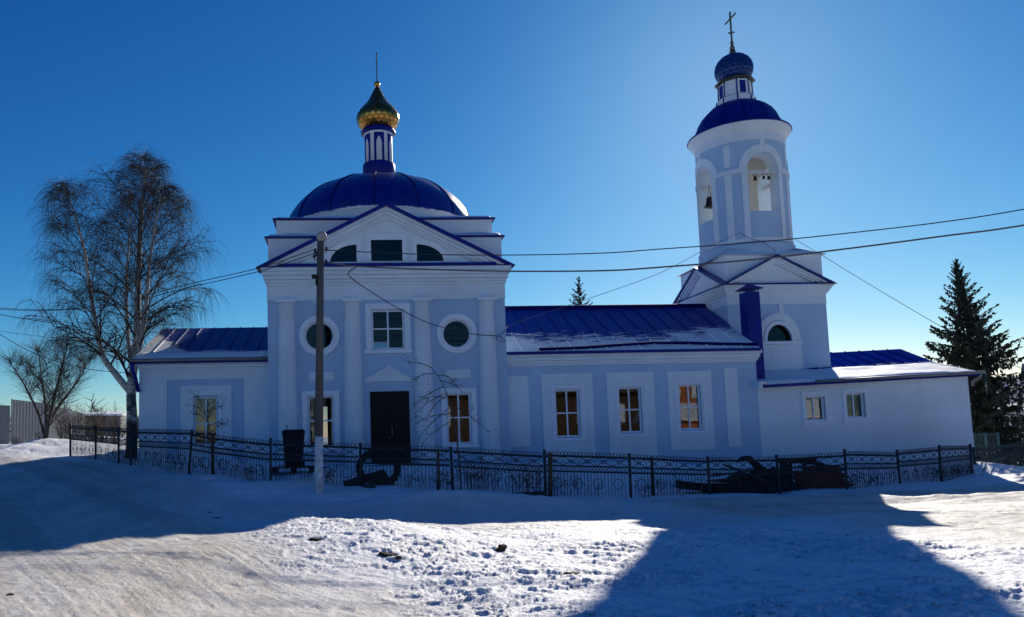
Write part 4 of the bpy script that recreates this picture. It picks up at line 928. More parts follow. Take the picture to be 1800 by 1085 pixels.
# ------------------------------------------------------------------ trees
def grow_tree(stems, params, name, label, cat, base, barkmat, twigmat, group=None, seed=1):
    rnd = random.Random(seed); t = thing(name, base, label, cat, group)
    tr = MB(); cr = MB(); P = params
    def twig(p, d, L, droop, r, seg=5):
        pts = [p]; v = d.normalized(); st = L/seg
        for k in range(seg):
            v = (v + Vector((rnd.uniform(-.12, .12), rnd.uniform(-.12, .12), -droop*(k+1)/seg))).normalized(); pts.append(pts[-1] + v*st)
        cr.tube(pts, [r*(1-.75*k/seg) for k in range(seg+1)], 3, cap=False); return pts
    def branch(p, d, L, r, lvl):
        seg = 8 if lvl == 0 else 5; pts = [p]; v = d.normalized(); st = L/seg
        for k in range(seg):
            v = (v + Vector((rnd.uniform(-.10, .10), rnd.uniform(-.10, .10), rnd.uniform(-.05, .08) + P['curve']*(k/seg)))).normalized(); pts.append(pts[-1] + v*st)
        cr.tube(pts, [r*(1-.82*k/seg)+.003 for k in range(seg+1)], 5 if lvl == 0 else 4, cap=False)
        if lvl < P['levels']:
            nsub = P['subs'][lvl]
            for j in range(nsub):
                u = .18 + .82*(j+rnd.random())/nsub; k = min(int(u*seg), seg-1); q = pts[k].lerp(pts[k+1], u*seg-k)
                dd = (pts[k+1]-pts[k]).normalized(); side = Vector((rnd.gauss(0,1), rnd.gauss(0,1), rnd.gauss(0,.6))); side -= dd*side.dot(dd); side.normalize()
                branch(q, dd*.75 + side*.75 + Vector((0,0,P['up'])), L*(.50 - .22*u)*rnd.uniform(.7, 1.25), r*.40, lvl+1)
        nt = P['twigs'] if lvl == P['levels'] else P['twigs']//2
        for j in range(nt):
            u = .2 + .8*(j+rnd.random())/nt; k = min(int(u*seg), seg-1); q = pts[k].lerp(pts[k+1], min(1, u*seg-k)); dd = (pts[k+1]-pts[k]).normalized()
            side = Vector((rnd.gauss(0,1), rnd.gauss(0,1), rnd.gauss(0,.4))); side.normalize()
            twig(q, dd*.7 + side*.7, P['twigL']*rnd.uniform(.5, 1.3), P['droop'], P['twigr'])
    for st in stems:
        pts = spline([Vector(p) for p in st['pts']], 6); n = len(pts)
        rs = [st['r0']*(1-k/(n-1))**.85 + .008 for k in range(n)]
        tr.tube(pts, rs, 10)
        H = st['n']
        for j in range(H):
            u = st['u0'] + (1-st['u0'])*(j+rnd.random()*.8)/H; f = u*(n-1); k = min(int(f), n-2); q = pts[k].lerp(pts[k+1], f-k)
            s = (u-st['u0'])/(1-st['u0']); L = st['len']*(math.sin(PI*min(1, .30+.62*s))**.9)*(1.03-.45*s)*rnd.uniform(.75, 1.15)
            a = j*2.399 + rnd.uniform(-.4, .4); el = P['el0'] + (P['el1']-P['el0'])*s
            d = Vector((math.cos(a)*math.cos(el), math.sin(a)*math.cos(el), math.sin(el))) + Vector(st.get('bias', (0,0,0)))
            branch(q, d, L, max(.010, rs[k]*.30), 0)
    tr.build('trunk', barkmat, t); cr.build('crown', twigmat, t, recalc=False)
    return t
b0 = at(231, 800, 26.2); b0.z = gz(b0.x, b0.y)
def bp(px, py, Y=26.2): return at(px, py, Y)
BP = dict(levels=1, subs=[11], curve=-.17, up=.14, twigs=12, twigL=1.0, droop=1.2, twigr=.0040, el0=.70, el1=1.0)
birch = grow_tree([
    dict(pts=[b0+Vector((0,0,-.3)), bp(232,740), bp(231,680), bp(240,600), bp(243,500,26.4), bp(247,400,26.5), bp(252,345,26.6), bp(256,294,26.6)], r0=.19, u0=.26, n=32, len=3.0),
    dict(pts=[bp(230,690), bp(205,660,26.1), bp(183,630,26), bp(172,590,25.9), bp(160,520,25.8), bp(148,440,25.7), bp(134,388,25.6), bp(120,342,25.6)], r0=.12, u0=.20, n=24, len=2.6, bias=(-.25, 0, 0)),
    dict(pts=[bp(235,650), bp(247,600,26), bp(256,540,25.8), bp(262,470,25.7), bp(272,400,25.6), bp(283,340,25.6)], r0=.10, u0=.22, n=17, len=2.8, bias=(.25, 0, 0)),
    dict(pts=[bp(231,640), bp(224,580,26.8), bp(222,500,27), bp(226,430,27.1), bp(230,360,27.2)], r0=.08, u0=.25, n=11, len=2.2),
    ], BP, 'birch_tree', 'tall bare weeping birch with several white stems beside the left wing', 'tree', b0, BIRCH, TWIG, seed=4)
b1 = at(80, 771, 30); b1.z = gz(b1.x, b1.y)
VP = dict(levels=1, subs=[9], curve=.02, up=.40, twigs=8, twigL=.85, droop=-.02, twigr=.0042, el0=.75, el1=1.1)
def s30(px, py, Y=30): return at(px, py, Y)
grow_tree([
    dict(pts=[b1+Vector((0,0,-.2)), s30(85,745), s30(95,700), s30(108,650), s30(118,610)], r0=.09, u0=.18, n=11, len=1.5),
    dict(pts=[b1+Vector((0,0,-.1)), s30(70,735), s30(55,700,29.6), s30(38,668,29.4), s30(20,640,29.2)], r0=.055, u0=.22, n=8, len=1.2),
    dict(pts=[s30(82,760), s30(96,725,30.2), s30(118,695,30.4), s30(140,665,30.6), s30(155,635,30.6)], r0=.06, u0=.2, n=9, len=1.3),
    dict(pts=[s30(82,762), s30(80,715,30.5), s30(74,670,30.7), s30(68,622,30.8)], r0=.05, u0=.25, n=8, len=1.2),
    ], VP, 'bare_tree', 'small bare spreading tree on the snow bank by the grey fence', 'tree', b1, BARKD, TWIG, seed=9)
def bush(px, py, Y, h, w, n, label, mat=TWIGB, seed=1, name='bare_bush', cat='bush'):
    rnd = random.Random(seed); b = at(px, py, Y); b.z = gz(b.x, b.y)
    m = MB()
    for k in range(n):
        a = rnd.uniform(0, 2*PI); s = rnd.uniform(.1, 1)**.7; p = b + Vector((math.cos(a)*w*.12, math.sin(a)*w*.12, -.05)); tip = b + Vector((math.cos(a)*w*.5*s, math.sin(a)*w*.5*s, h*rnd.uniform(.6, 1.05)*(1-.25*s)))
        mid = p.lerp(tip, .5) + Vector((rnd.uniform(-.08,.08)*w, rnd.uniform(-.08,.08)*w, h*.08)); m.tube([p, mid, tip], [.012, .008, .003], 3, cap=False)
        for j in range(6):
            u = rnd.uniform(.3, .95); q = p.lerp(mid, u*2) if u < .5 else mid.lerp(tip, u*2-1); v = Vector((rnd.gauss(0,1), rnd.gauss(0,1), rnd.uniform(.2,1.4))).normalized()*h*rnd.uniform(.12, .3)
            m.tube([q, q+v*.5+Vector((0,0,.02)), q+v], [.006, .005, .003], 3, cap=False)
    return tag(m.build(name, mat, recalc=False), label, cat)
bush(150, 762, 36, 2.1, 3.0, 60, 'brown bare bush behind the fence between tree and shed', TWIGB, 3)
bush(182, 757, 44, 2.3, 4.0, 70, 'wide tangle of bare brush behind the low brown shed', TWIGB, 31)
bush(50, 752, 44, 2.6, 4.2, 60, 'bare brush showing above the grey fence at the left', TWIGB, 32)
bush(118, 758, 34, 1.6, 1.2, 34, 'narrow dark bare bush at the foot of the grey fence', TWIG, 5)
bush(30, 757, 34, .55, .5, 14, 'little dry bush on the snow bank at the far left', TWIGB, 6)
bush(70, 770, 30.5, .5, .5, 12, 'small twiggy shoot beside the spreading tree', TWIG, 7)
def sapling(stem, branches, label, seed, r0=.022, name='sapling'):
    rnd = random.Random(seed); b = stem[0]; t = thing(name, b, label, 'sapling')
    m = MB(); sp = spline(stem, 6); n = len(sp); m.tube(sp, [r0*(1-.8*k/(n-1))+.003 for k in range(n)], 6); m.build('trunk', BARKD, t)
    m = MB()
    for u, tip in branches:
        f = u*(n-1); k = min(int(f), n-2); q = sp[k].lerp(sp[k+1], f-k); mid = q.lerp(tip, .55) + Vector((0, rnd.uniform(-.1,.1), .07)); bpts = spline([q, mid, tip], 5); nb = len(bpts)
        m.tube(bpts, [.010*(1-.7*j/(nb-1))+.002 for j in range(nb)], 4, cap=False)
        for j in range(9):
            v = rnd.uniform(.3, 1); p = bpts[min(int(v*(nb-1)), nb-1)]; d = (tip-q).normalized(); e = (d*.6 + Vector((rnd.gauss(0,.5), rnd.gauss(0,.5), rnd.gauss(0,.5)))).normalized()*rnd.uniform(.1, .32)
            m.tube([p, p+e*.6, p+e+Vector((0,0,-.02))], [.005, .004, .003], 3, cap=False)
            if rnd.random() < .5:
                c = p+e; s = .014; m.solid([c+Vector((-s,0,-s)), c+Vector((s,0,-s)), c+Vector((0,s,-s))], [c+Vector((-s,0,s)), c+Vector((s,0,s)), c+Vector((0,s,s))])
    m.build('crown', TWIG, t, recalc=False); return t
def a20(px, py, Y=20.15): return at(px, py, Y)
st0 = a20(811, 864); st0.z = gz(st0.x, st0.y)-.05
sapling([st0, a20(806,800), a20(800,750), a20(790,705), a20(776,672), a20(758,645)],
        [(.98, a20(718,637)), (.9, a20(725,668)), (.82, a20(815,690)), (.75, a20(722,717)), (.68, a20(728,728)), (.62, a20(742,702)), (.55, a20(735,772)), (.5, a20(730,745)), (.45, a20(742,780)), (.58, a20(862,762)), (.88, a20(800,672)), (.66, a20(752,730))],
        'leaning bare sapling at the fence right of the entrance door', 2)
st1 = at(377, 836, 21.0); st1.z = gz(st1.x, st1.y)-.05
sapling([st1, at(374,790,21.0), at(370,760,21), at(362,730,21), at(352,706,21)], [(.95, at(343,698,21)), (.8, at(388,716,21)), (.65, at(338,728,21)), (.6, at(396,748,21)), (.5, at(402,745,21)), (.75, at(340,715,21))], 'thin bare sapling in front of the left wing window', 3, .016)
def conifer(px, pbase, ptop, Y, hw, nb, label, seed, name='spruce_tree', pxtop=None, zbase_=None, low=.04, dens=70):
    rnd = random.Random(seed); b = at(px, pbase, Y); top = at(pxtop if pxtop else px, ptop, Y)
    if zbase_ is not None: b.z = zbase_
    t = thing(name, b, label, 'tree'); H = (top-b).length; ax = (top-b).normalized()
    m = MB(); m.tube([b, b.lerp(top, .5), top], [H*.022, H*.012, .01], 8); m.build('trunk', BARKD, t)
    m = MB()
    def spray(p, d, L):
        d = d.normalized(); s = d.cross(Vector((rnd.gauss(0,1), rnd.gauss(0,1), rnd.gauss(0,1)))).normalized(); w = L*.20
        m.face([p - s*w*.25, p + d*L*.5 - s*w, p + d*L, p + d*L*.5 + s*w])
    for i in range(nb):
        u = low + (1-low)*(i/nb)**.92; c = b.lerp(top, u); a = i*2.399 + rnd.uniform(-.5,.5)
        L = hw*((1-u)**.95)*rnd.choice((.78, .88, .95, 1.0, 1.06)) + .05; el = -.32 + 1.0*u + rnd.uniform(-.10,.10)
        out = Vector((math.cos(a), math.sin(a), 0)); seg = 7; pts = [c]
        for k in range(seg):
            s = k/seg; v = (out*math.cos(el) + Vector((0,0,1))*(math.sin(el) + .62*max(0, s-.35)-.12)); pts.append(pts[-1] + v*(L/seg))
        m.tube(pts, [.016*(1-.8*k/seg)*H/7 for k in range(seg+1)], 3, cap=False)
        n = int(dens*(.18 + L/hw)); side = out.cross(Vector((0,0,1))); q7 = H/7.5*(.38+.62*min(1, (1-u)*2.2))
        for j in range(n):
            s = .10 + .90*rnd.random(); f = s*seg; k = min(int(f), seg-1); q = pts[k].lerp(pts[k+1], f-k); dd = (pts[k+1]-pts[k]).normalized()
            wsp = (1.02-s)*L*.24; off = rnd.uniform(-1, 1); q2 = q + side*off*wsp + Vector((0,0,-abs(off)*wsp*.4))
            if rnd.random() < .62: spray(q2, dd*.25 + side*off*.25 + Vector((0,0,-1)), rnd.uniform(.12, .30)*q7*(1.15-.7*s))      # hanging fringe
            else: spray(q2, dd*.9 + side*off*.7 + Vector((0,0,rnd.uniform(-.1,.35))), rnd.uniform(.12, .24)*q7)
        for j in range(3): spray(pts[-1], (pts[-1]-pts[-2]).normalized() + Vector((rnd.gauss(0,.3), rnd.gauss(0,.3), rnd.gauss(0,.3))), .2*q7)
    for j in range(14): spray(b.lerp(top, rnd.uniform(.94, 1)), ax + Vector((rnd.gauss(0,.5), rnd.gauss(0,.5), .2)), .09*H/7.5)
    m.build('crown', NEEDLE, t, recalc=False); return t
sb = at(1742, 790, 29.5)
conifer(1742, 790, 457, 29.5, 3.1, 190, 'tall dark green spruce just right of the church annex', 5, pxtop=1680, low=.03, dens=165, zbase_=gz(sb.x, sb.y))
conifer(1021, 700, 488, 46, 3.3, 95, 'spruce top rising behind the nave roof', 6, pxtop=1017, low=.05, dens=150, zbase_=-.8)
conifer(202, 760, 705, 62, 1.5, 50, 'small far spruce behind the sheds at the left', 8, low=.03, dens=30)
conifer(4, 745, 708, 75, 1.3, 40, 'tiny far spruce above the left end of the grey fence', 9, low=.03, dens=24)

# ------------------------------------------------------------------ weeds along the fence
def weed(px, Y, n, h, w, label, seed):
    rnd = random.Random(seed); r = ray(px, 850); b = r*(Y/r.y); b.z = gz(b.x, b.y); m = MB(); n = max(7, int(n*.62))
    for k in range(n):
        x, y = rnd.gauss(0, w*.4), rnd.gauss(0, .12); p = Vector((b.x+x, b.y+y, gz(b.x+x, b.y+y)-.02)); L = h*rnd.uniform(.45, 1.1)
        tip = p + Vector((rnd.gauss(0,.16), rnd.gauss(0,.1), L)); mid = p.lerp(tip, .5) + Vector((rnd.gauss(0,.04), 0, 0)); m.tube([p, mid, tip], [.005, .0045, .003], 3, cap=False)
        for j in range(5):
            u = rnd.uniform(.35, 1); q = p.lerp(tip, u); e = Vector((rnd.gauss(0,.09), rnd.gauss(0,.06), rnd.uniform(0,.12))); m.tube([q, q+e], .003, 3, cap=False)
            if rnd.random() < .55:
                c = q+e; s = rnd.uniform(.008, .02); m.solid([c+Vector((-s,0,-s)), c+Vector((s,0,-s)), c+Vector((0,s,-s))], [c+Vector((-s,0,s)), c+Vector((s,0,s)), c+Vector((0,s,s))])
    return tag(m.build('weed_clump', WEED, recalc=False), label, 'weeds', 'dry weeds along the fence')
weed(222, 23.6, 16, .55, .6, 'low dry weeds at the fence below the birch trunk', 1)
weed(315, 21.7, 26, .6, 1.2, 'dry weeds left of the leaning fence post', 2)
weed(362, 20.9, 24, .55, .9, 'dry weeds at the foot of the thin window sapling', 3)
weed(432, 20.8, 40, .5, 1.3, 'tangled dry weeds at the fence left of the bin', 4)
weed(575, 20.7, 30, .5, .6, 'dark dry weeds right behind the utility pole', 5)
weed(728, 20.6, 14, .4, .8, 'sparse dry weeds right of the big tyre', 6)
weed(785, 20.4, 30, .6, .6, 'dry weeds between slim stake and leaning sapling', 7)
weed(845, 20.3, 90, .75, 1.0, 'thick seedy weeds right of the leaning sapling', 8)
weed(930, 20.3, 90, .95, .7, 'tall bushy dry weeds before the stout stake', 9)
weed(985, 20.4, 30, .6, .7, 'dry weeds under the first nave window', 10)
weed(1040, 20.4, 14, .5, .7, 'thin upright weeds below the middle nave window', 11)
weed(1175, 20.6, 30, .55, .8, 'dry weeds left of the scrap heap', 12)
weed(1535, 21.2, 40, .55, 1.2, 'dry weeds right of the brick heap at the fence', 13)
weed(1615, 22.0, 24, .5, 1.0, 'dry weeds by the fence below the annex wall', 14)
weed(1680, 23.0, 60, .35, 1.0, 'matted low weeds near the right end of the fence', 15)
weed(1140, 20.5, 12, .45, .5, 'few dry stalks beside the short dark stake', 16)

# ------------------------------------------------------------------ bin, pallet, tyre, board, stone
bb = at(517, 829, 21.8); bb.z = gz(bb.x, bb.y)
pal = thing('pallet', (bb.x, bb.y, bb.z), 'dark wooden pallet with snow on it under the wheelie bin', 'pallet')
zt = bb.z + .17; pm = wood('wet_pallet_wood', (.03, .025, .022), sc=(.4, 3, 3))
for j in range(5):
    y = bb.y - .45 + j*.22; m = MB(); m.box(bb.x-.62, bb.x+.60, y, y+.15, zt-.03, zt); m.build('board', pm, pal)
for j in range(3):
    x = bb.x - .6 + j*.52; m = MB(); m.box(x, x+.12, bb.y-.45, bb.y+.58, zt-.15, zt-.031); m.build('bearer', pm, pal)
snow_bed(pal, bb.x-.45, bb.x-.26, bb.y-.44, bb.y+.4, zt-.004, .09, seed=15)
bt = thing('wheelie_bin', (bb.x, bb.y, zt), 'dark blue wheelie bin standing on a pallet behind the fence', 'bin')
BINM = plain('dark_blue_plastic', (.004, .005, .016), .6, spec=.25, var=.2, bump=.05)
x, y = bb.x, bb.y
m = MB(); m.solid([(x-.23,y-.26,zt),(x+.23,y-.26,zt),(x+.23,y+.26,zt),(x-.23,y+.26,zt)], [(x-.29,y-.34,zt+.92),(x+.29,y-.34,zt+.92),(x+.29,y+.34,zt+.92),(x-.29,y+.34,zt+.92)])
m.box(x-.31, x+.31, y-.36, y+.36, zt+.90, zt+.95); m.build('bin_body', BINM, bt, .015)
m = MB(); m.solid([(x-.33,y-.38,zt+.955),(x+.33,y-.38,zt+.955),(x+.33,y+.36,zt+.955),(x-.33,y+.36,zt+.955)], [(x-.27,y-.32,zt+1.03),(x+.27,y-.32,zt+1.03),(x+.27,y+.33,zt+1.05),(x-.27,y+.33,zt+1.05)]); m.build('bin_lid', BINM, bt, .02)
m = MB(); m.tube([(x-.22, y+.36, zt+.96), (x-.22, y+.44, zt+1.02), (x-.22, y+.42, zt+1.16), (x-.25, y+.38, zt+1.17)], .013, 6); m.build('bin_handle', BINM, bt)
for s in (-1, 1):
    m = MB(); m.torus((x+s*.25, y+.22, zt+.10), (0,1,0), (0,0,1), .07, .03, 16, 6); m.build('bin_wheel', BLACK, bt)
snow_bed(bt, x-.25, x+.25, y-.3, y+.25, zt+1.035, .03, seed=16)
tb = at(666, 855, 20.95); tb.z = gz(tb.x, tb.y)
m = MB(); tc = tb + Vector((0, 0, .42)); tang = R(14); axu = Vector((0, math.sin(R(22)), math.cos(R(22))))
axx = Vector((1, 0, 0)); nz_ = axx.cross(axu)
prof = [(.43,-.08),(.45,-.12),(.52,-.13),(.575,-.11),(.60,-.05),(.60,.05),(.575,.11),(.52,.13),(.45,.12),(.43,.08)]
n = 48; rings = []
for k_ in range(n):
    a = 2*PI*k_/n; rd = axx*math.cos(a) + axu*math.sin(a)*.93
    rings.append([m.bm.verts.new(tc + rd*(r + (.018 if (k_ % 2 and r > .56) else 0)) + nz_*w) for r, w in prof])
for k_ in range(n):
    for j in range(len(prof)-1): m.bm.faces.new((rings[k_][j], rings[(k_+1)%n][j], rings[(k_+1)%n][j+1], rings[k_][j+1]))
    m.bm.faces.new((rings[k_][-1], rings[(k_+1)%n][-1], rings[(k_+1)%n][0], rings[k_][0]))
tag(m.build('tyre', BLACK), 'big worn tractor tyre standing upright behind the fence near the door', 'tyre')
lb_ = at(648, 856, 20.65); lb_.z = gz(lb_.x, lb_.y)
m = MB(); m.solid([lb_+Vector((-.62,-.05,-.05)), lb_+Vector((.72,-.05,-.05)), lb_+Vector((.72,.08,-.05)), lb_+Vector((-.55,.08,-.05))], [lb_+Vector((-.70,-.02,.13)), lb_+Vector((.42,-.02,.42)), lb_+Vector((.42,.10,.42)), lb_+Vector((-.62,.10,.13))])
tag(m.build('board', pm, None, .01), 'dark sloping board leaning against the big tyre', 'board')
def lump(px, py, r, flat, label, mat, snow, name, cat, seed, Y=None, group=None):
    rnd = random.Random(seed); rr_v = ray(px, py)
    if Y is None:
        tt = 8.0
        for _ in range(40):
            p = rr_v*tt; tt += (p.z - gz(p.x, p.y))/max(.05, -rr_v.z)*.5
        p = rr_v*tt
    else: p = rr_v*(Y/rr_v.y)
    p.z = gz(p.x, p.y)
    if name == 'clod': r *= .72
    m = MB(); bmesh.ops.create_icosphere(m.bm, subdivisions=3, radius=1)
    ph = [rnd.uniform(0, 6) for _ in range(6)]
    for v in m.bm.verts:
        c = v.co; f = 1 + .28*math.sin(3.1*c.x+ph[0])*math.sin(2.7*c.y+ph[1]) + .22*math.sin(5.3*c.z+ph[2]+2*c.x) + .14*math.sin(9*c.x+ph[3])*math.cos(8*c.y+ph[4])
        v.co = Vector((c.x*f*r*1.2, c.y*f*r, c.z*f*r*flat))
    bmesh.ops.translate(m.bm, vec=p + Vector((0, 0, r*flat*.45)), verts=m.bm.verts)
    o = tag(m.build(name, mat), label, cat, group)
    if snow: 
        snow_bed(o, p.x-r*.8, p.x+r*.8, p.y-r*.5, p.y+r*.5, p.z+r*flat*1.25, r*.35, seed=seed, res=.04)
    return p
CLOD = plain('frozen_brown_clod', (.045, .03, .02), .95, var=.5, scale=18, bump=.6)
lump(650, 852, .13, .6, 'snow capped stone in front of the leaning board', plain('dark_stone', (.05, .05, .055), .9), True, 'stone', 'stone', 3, 20.2)
g = 'frozen brown clods in the yard'
lump(684, 977, .10, .35, 'flat spread of brown clods in the middle of the sunlit snow', CLOD, False, 'clod', 'clod', 11, group=g)
lump(672, 975, .06, .5, 'little brown crumb beside the spread of clods', CLOD, False, 'clod', 'clod', 15, group=g)
lump(700, 981, .05, .5, 'little dark crumb at the right of the spread of clods', CLOD, False, 'clod', 'clod', 16, group=g)
lump(881, 968, .075, 1.1, 'upright brown frozen clod standing on the sunlit snow', CLOD, False, 'clod', 'clod', 12, group=g)
lump(1004, 1012, .09, .45, 'brown frozen clod near the edge of the tower shadow', CLOD, False, 'clod', 'clod', 13, group=g)
lump(554, 949, .09, .3, 'flat reddish clod in the snow before the pole', CLOD, False, 'clod', 'clod', 14, group=g)
lump(18, 1046, .035, .4, 'dark crumbs on the road in the lower left corner', CLOD, False, 'clod', 'clod', 17, group=g)
for i, (px, py, r, lb) in enumerate(((368, 901, .06, 'flat dark dirt patch on the shaded road left of the pole'), (380, 911, .07, 'longer dark dirt patch just below the other on the road'), (1075, 905, .09, 'dark flat dirt on the shaded snow below the fence'))):
    lump(px, py, r, .15, lb, CLOD, False, 'clod', 'clod', 30+i, group=g)
fb = at(925, 874, 20.0); fb.z = gz(fb.x, fb.y); ft = Vector((fb.x+.95, fb.y, fb.z+.0))
m = MB(); m.solid([fb+Vector((-.7,-.06,-.04)), fb+Vector((.55,-.06,-.06)), fb+Vector((.55,.06,-.06)), fb+Vector((-.7,.06,-.04))], [fb+Vector((-.7,-.05,.05)), fb+Vector((.55,-.05,.10)), fb+Vector((.55,.05,.10)), fb+Vector((-.7,.05,.05))])
tag(m.build('beam', pm, None, .01), 'dark beam lying in the snow at the foot of the stout stake', 'beam')

# ------------------------------------------------------------------ scrap heap behind the fence on the right
hb = at(1290, 870, 21.7); hz = gz(hb.x, hb.y)
def soil_heap(cx, cy, w, d, h, label, mat, seed, name='heap', n=26, rough=.5):
    xs = np.linspace(-1, 1, n); X, Y = np.meshgrid(xs, xs); rad = np.sqrt(X**2+Y**2)
    base = np.clip(1-rad**2.2, 0, 1)**.7
    Z = h*base*(1-rough + 2*rough*fbm(X*2.6+seed, Y*2.6, 4, seed)) - .06
    me = bpy.data.meshes.new(name); P = []
    for i in range(n):
        for j in range(n): P.append((cx + X[i,j]*w/2, cy + Y[i,j]*d/2, gz(cx, cy) - .1 + Z[i,j]))
    f = [(i*n+j, i*n+j+1, (i+1)*n+j+1, (i+1)*n+j) for i in range(n-1) for j in range(n-1)]
    me.from_pydata(P, [], f); me.materials.append(mat); return tag(link(bpy.data.objects.new(name, me)), label, 'heap')
SOOT = plain('sooty_scrap', (.005, .005, .006), .8, var=.6, scale=9, bump=.7, bscale=16)
def X_(px, Y, py=860): r = ray(px, py); return r.x*Y/r.y
hull = MB(); xa, xb = X_(1195, 21.2), X_(1330, 21.2); zc = gz((xa+xb)/2, 21.2)
for k_ in range(14):
    u0, u1 = k_/14, (k_+1)/14
    def sec(u):
        x = xa + (xb-xa)*u; w = .42*math.sin(PI*min(1, .12+u*.9))**.6; t = .20 + .12*u + .16*(1-u)**4
        return [Vector((x, 21.2-w, zc+t)), Vector((x, 21.2-w*.75, zc+.02+.12*(1-u)**3)), Vector((x, 21.2+w*.75, zc+.02+.12*(1-u)**3)), Vector((x, 21.2+w, zc+t))]
    A, B = sec(u0), sec(u1)
    for j in range(3): hull.face([A[j], B[j], B[j+1], A[j+1]])
    hull.face([A[0]*.5+A[3]*.5, B[0]*.5+B[3]*.5, B[3], A[3]]) if 0 else None
bmesh.ops.remove_doubles(hull.bm, verts=hull.bm.verts, dist=1e-4)
ho = hull.build('boat_hull', SOOT); s_ = ho.modifiers.new('thick', 'SOLIDIFY'); s_.thickness = .03
tag(ho, 'dark tarred boat hull half buried in snow behind the fence', 'boat')
snow_bed(ho, xa+.2, xb-.35, 20.95, 21.45, zc+.22, .09, seed=21)
soil_heap(X_(1345, 21.5), 21.5, 2.3, .8, .78, 'black sooty scrap heap behind the fence', SOOT, 3)
soil_heap(X_(1300, 21.3), 21.3, 2.6, .7, .62, 'low black heap between boat hull and brick stack', SOOT, 9)
# leaning snout-like stump and planks
def plank(p, q, w, t, label, mat=PLANKW, group='planks on the scrap heap'):
    p, q = Vector(p), Vector(q); d = (q-p).normalized(); s = Vector((0,1,0)) - d*d.y; s.normalize(); u = d.cross(s)
    m = MB(); c = lambda o, a, b: o + s*a + u*b
    m.solid([c(p,-w,-t), c(p,w,-t), c(p,w,t), c(p,-w,t)], [c(q,-w,-t), c(q,w,-t), c(q,w,t), c(q,-w,t)])
    return tag(m.build('plank', mat, None, .006), label, 'plank', group)
plank(at(1272,817,21.0), at(1345,846,21.1), .07, .02, 'old plank sloping down to the right on the scrap heap')
plank(at(1243,846,21.0), at(1330,836,21.3), .06, .02, 'thin plank lying low across the boat hull')
plank(at(1246,838,21.4), at(1330,826,21.5), .05, .02, 'upper thin plank lying above the boat hull')
plank(at(1285,866,20.9), at(1293,850,20.9), .02, .02, 'short pale stick standing askew at the scrap heap foot', WEED)
m = MB(); s0, s1, s2 = at(1296,812,21.3), at(1312,803,21.4), at(1345,850,21.5)
m.tube([s0, s0.lerp(s1,.6)+Vector((0,0,.02)), s1+Vector((.06,0,-.04)), s1.lerp(s2,.5)+Vector((.12,0,.05)), s2], [.035, .06, .085, .12, .16], 10)
tag(m.build('stump', SOOT), 'black charred stump jutting up from the scrap heap', 'stump')
bx0, bx1 = X_(1395, 21.6), X_(1478, 21.6); bz = gz((bx0+bx1)/2, 21.6)
bk = thing('brick_stack', ((bx0+bx1)/2, 21.6, bz), 'slumped stack of red bricks behind the fence', 'bricks')
m = MB(); rnd = random.Random(4)
for lay in range(9):
    for j in range(7):
        if lay > 6 and (j < 1 or j > 5): continue
        x0 = bx0 + j*.262 + (.13 if lay % 2 else 0) + rnd.uniform(-.02,.02); 
        if x0 + .25 > bx1 + .35*(1-lay/9): continue
        for row in range(3):
            y0 = 21.35 + row*.135 + rnd.uniform(-.012,.012); m.box(x0, x0+.25, y0, y0+.125, bz-.05+lay*.078, bz-.05+lay*.078+.068)
m.build('bricks', BRICK, bk)
snow_bed(bk, bx0+.35, bx0+1.4, 21.36, 21.7, bz+.64, .06, seed=22)
m = MB(); p = at(1405, 806, 21.9); m.box(p.x-.55, p.x+.45, 21.75, 22.2, p.z-.14, p.z+.02); m.box(p.x-.48, p.x-.30, 21.78, 22.15, bz-.1, p.z-.142); m.box(p.x+.22, p.x+.4, 21.78, 22.15, bz-.1, p.z-.142)
bo = tag(m.build('bench', pm, None, .01), 'snow covered dark trestle behind the brick stack', 'trestle'); snow_bed(bo, p.x-.55, p.x+.45, 21.76, 22.19, p.z+.018, .07, seed=23)
lump(1437, 816, .26, .5, 'dark bundle lying on top of the brick stack', SOOT, False, 'bundle', 'bundle', 44, 21.6)
bpy.data.objects['bundle'].location.z += .55

# ------------------------------------------------------------------ far left: grey metal fence, sheds
GREYM = plain('grey_corrugated_metal', (.15, .16, .17), .6, .1, var=.1, bump=.1)
gf = thing('metal_fence', at(-60, 752, 40), 'tall grey corrugated sheet metal fence at the far left', 'fence')
segs = [(-160, 704, 40), (-40, 711, 40.5), (18, 713, 41), (20, 702, 41), (80, 709, 43), (150, 728, 46)]
def corr(p0, p1, h0, h1, zb):
    m = MB(); L = (p1-p0).length; n = max(2, int(L/.10)); d = (p1-p0)/n; nrm = Vector((-d.y, d.x, 0)).normalized(); pts = []
    for k_ in range(n+1): o = nrm*(.0025 if k_ % 2 else -.0025); q = p0 + d*k_ + o; pts.append((q, h0 + (h1-h0)*k_/n))
    for (a, ha), (b, hb_) in zip(pts, pts[1:]): m.face([(a.x,a.y,zb),(b.x,b.y,zb),(b.x,b.y,hb_),(a.x,a.y,ha)])
    bmesh.ops.remove_doubles(m.bm, verts=m.bm.verts, dist=1e-4)
    o = m.build('fence_panel', GREYM, gf, recalc=False); s = o.modifiers.new('sheet', 'SOLIDIFY'); s.thickness = .012
    return o
for (a, ya, Ya), (b, yb, Yb) in ((segs[0], segs[1]), (segs[1], segs[2]), (segs[3], segs[4]), (segs[4], segs[5])):
    p0, p1 = at(a, ya, Ya), at(b, yb, Yb); h0, h1 = p0.z, p1.z; zb = min(gz(p0.x, p0.y), gz(p1.x, p1.y))-.3; p0.z = p1.z = 0
    corr(p0, p1, h0, h1, zb)
    m = MB(); m.tube([(p0.x, p0.y+.08, zb), (p0.x, p0.y+.08, h0+.03)], .04, 6); m.build('fence_post', GREYM, gf)
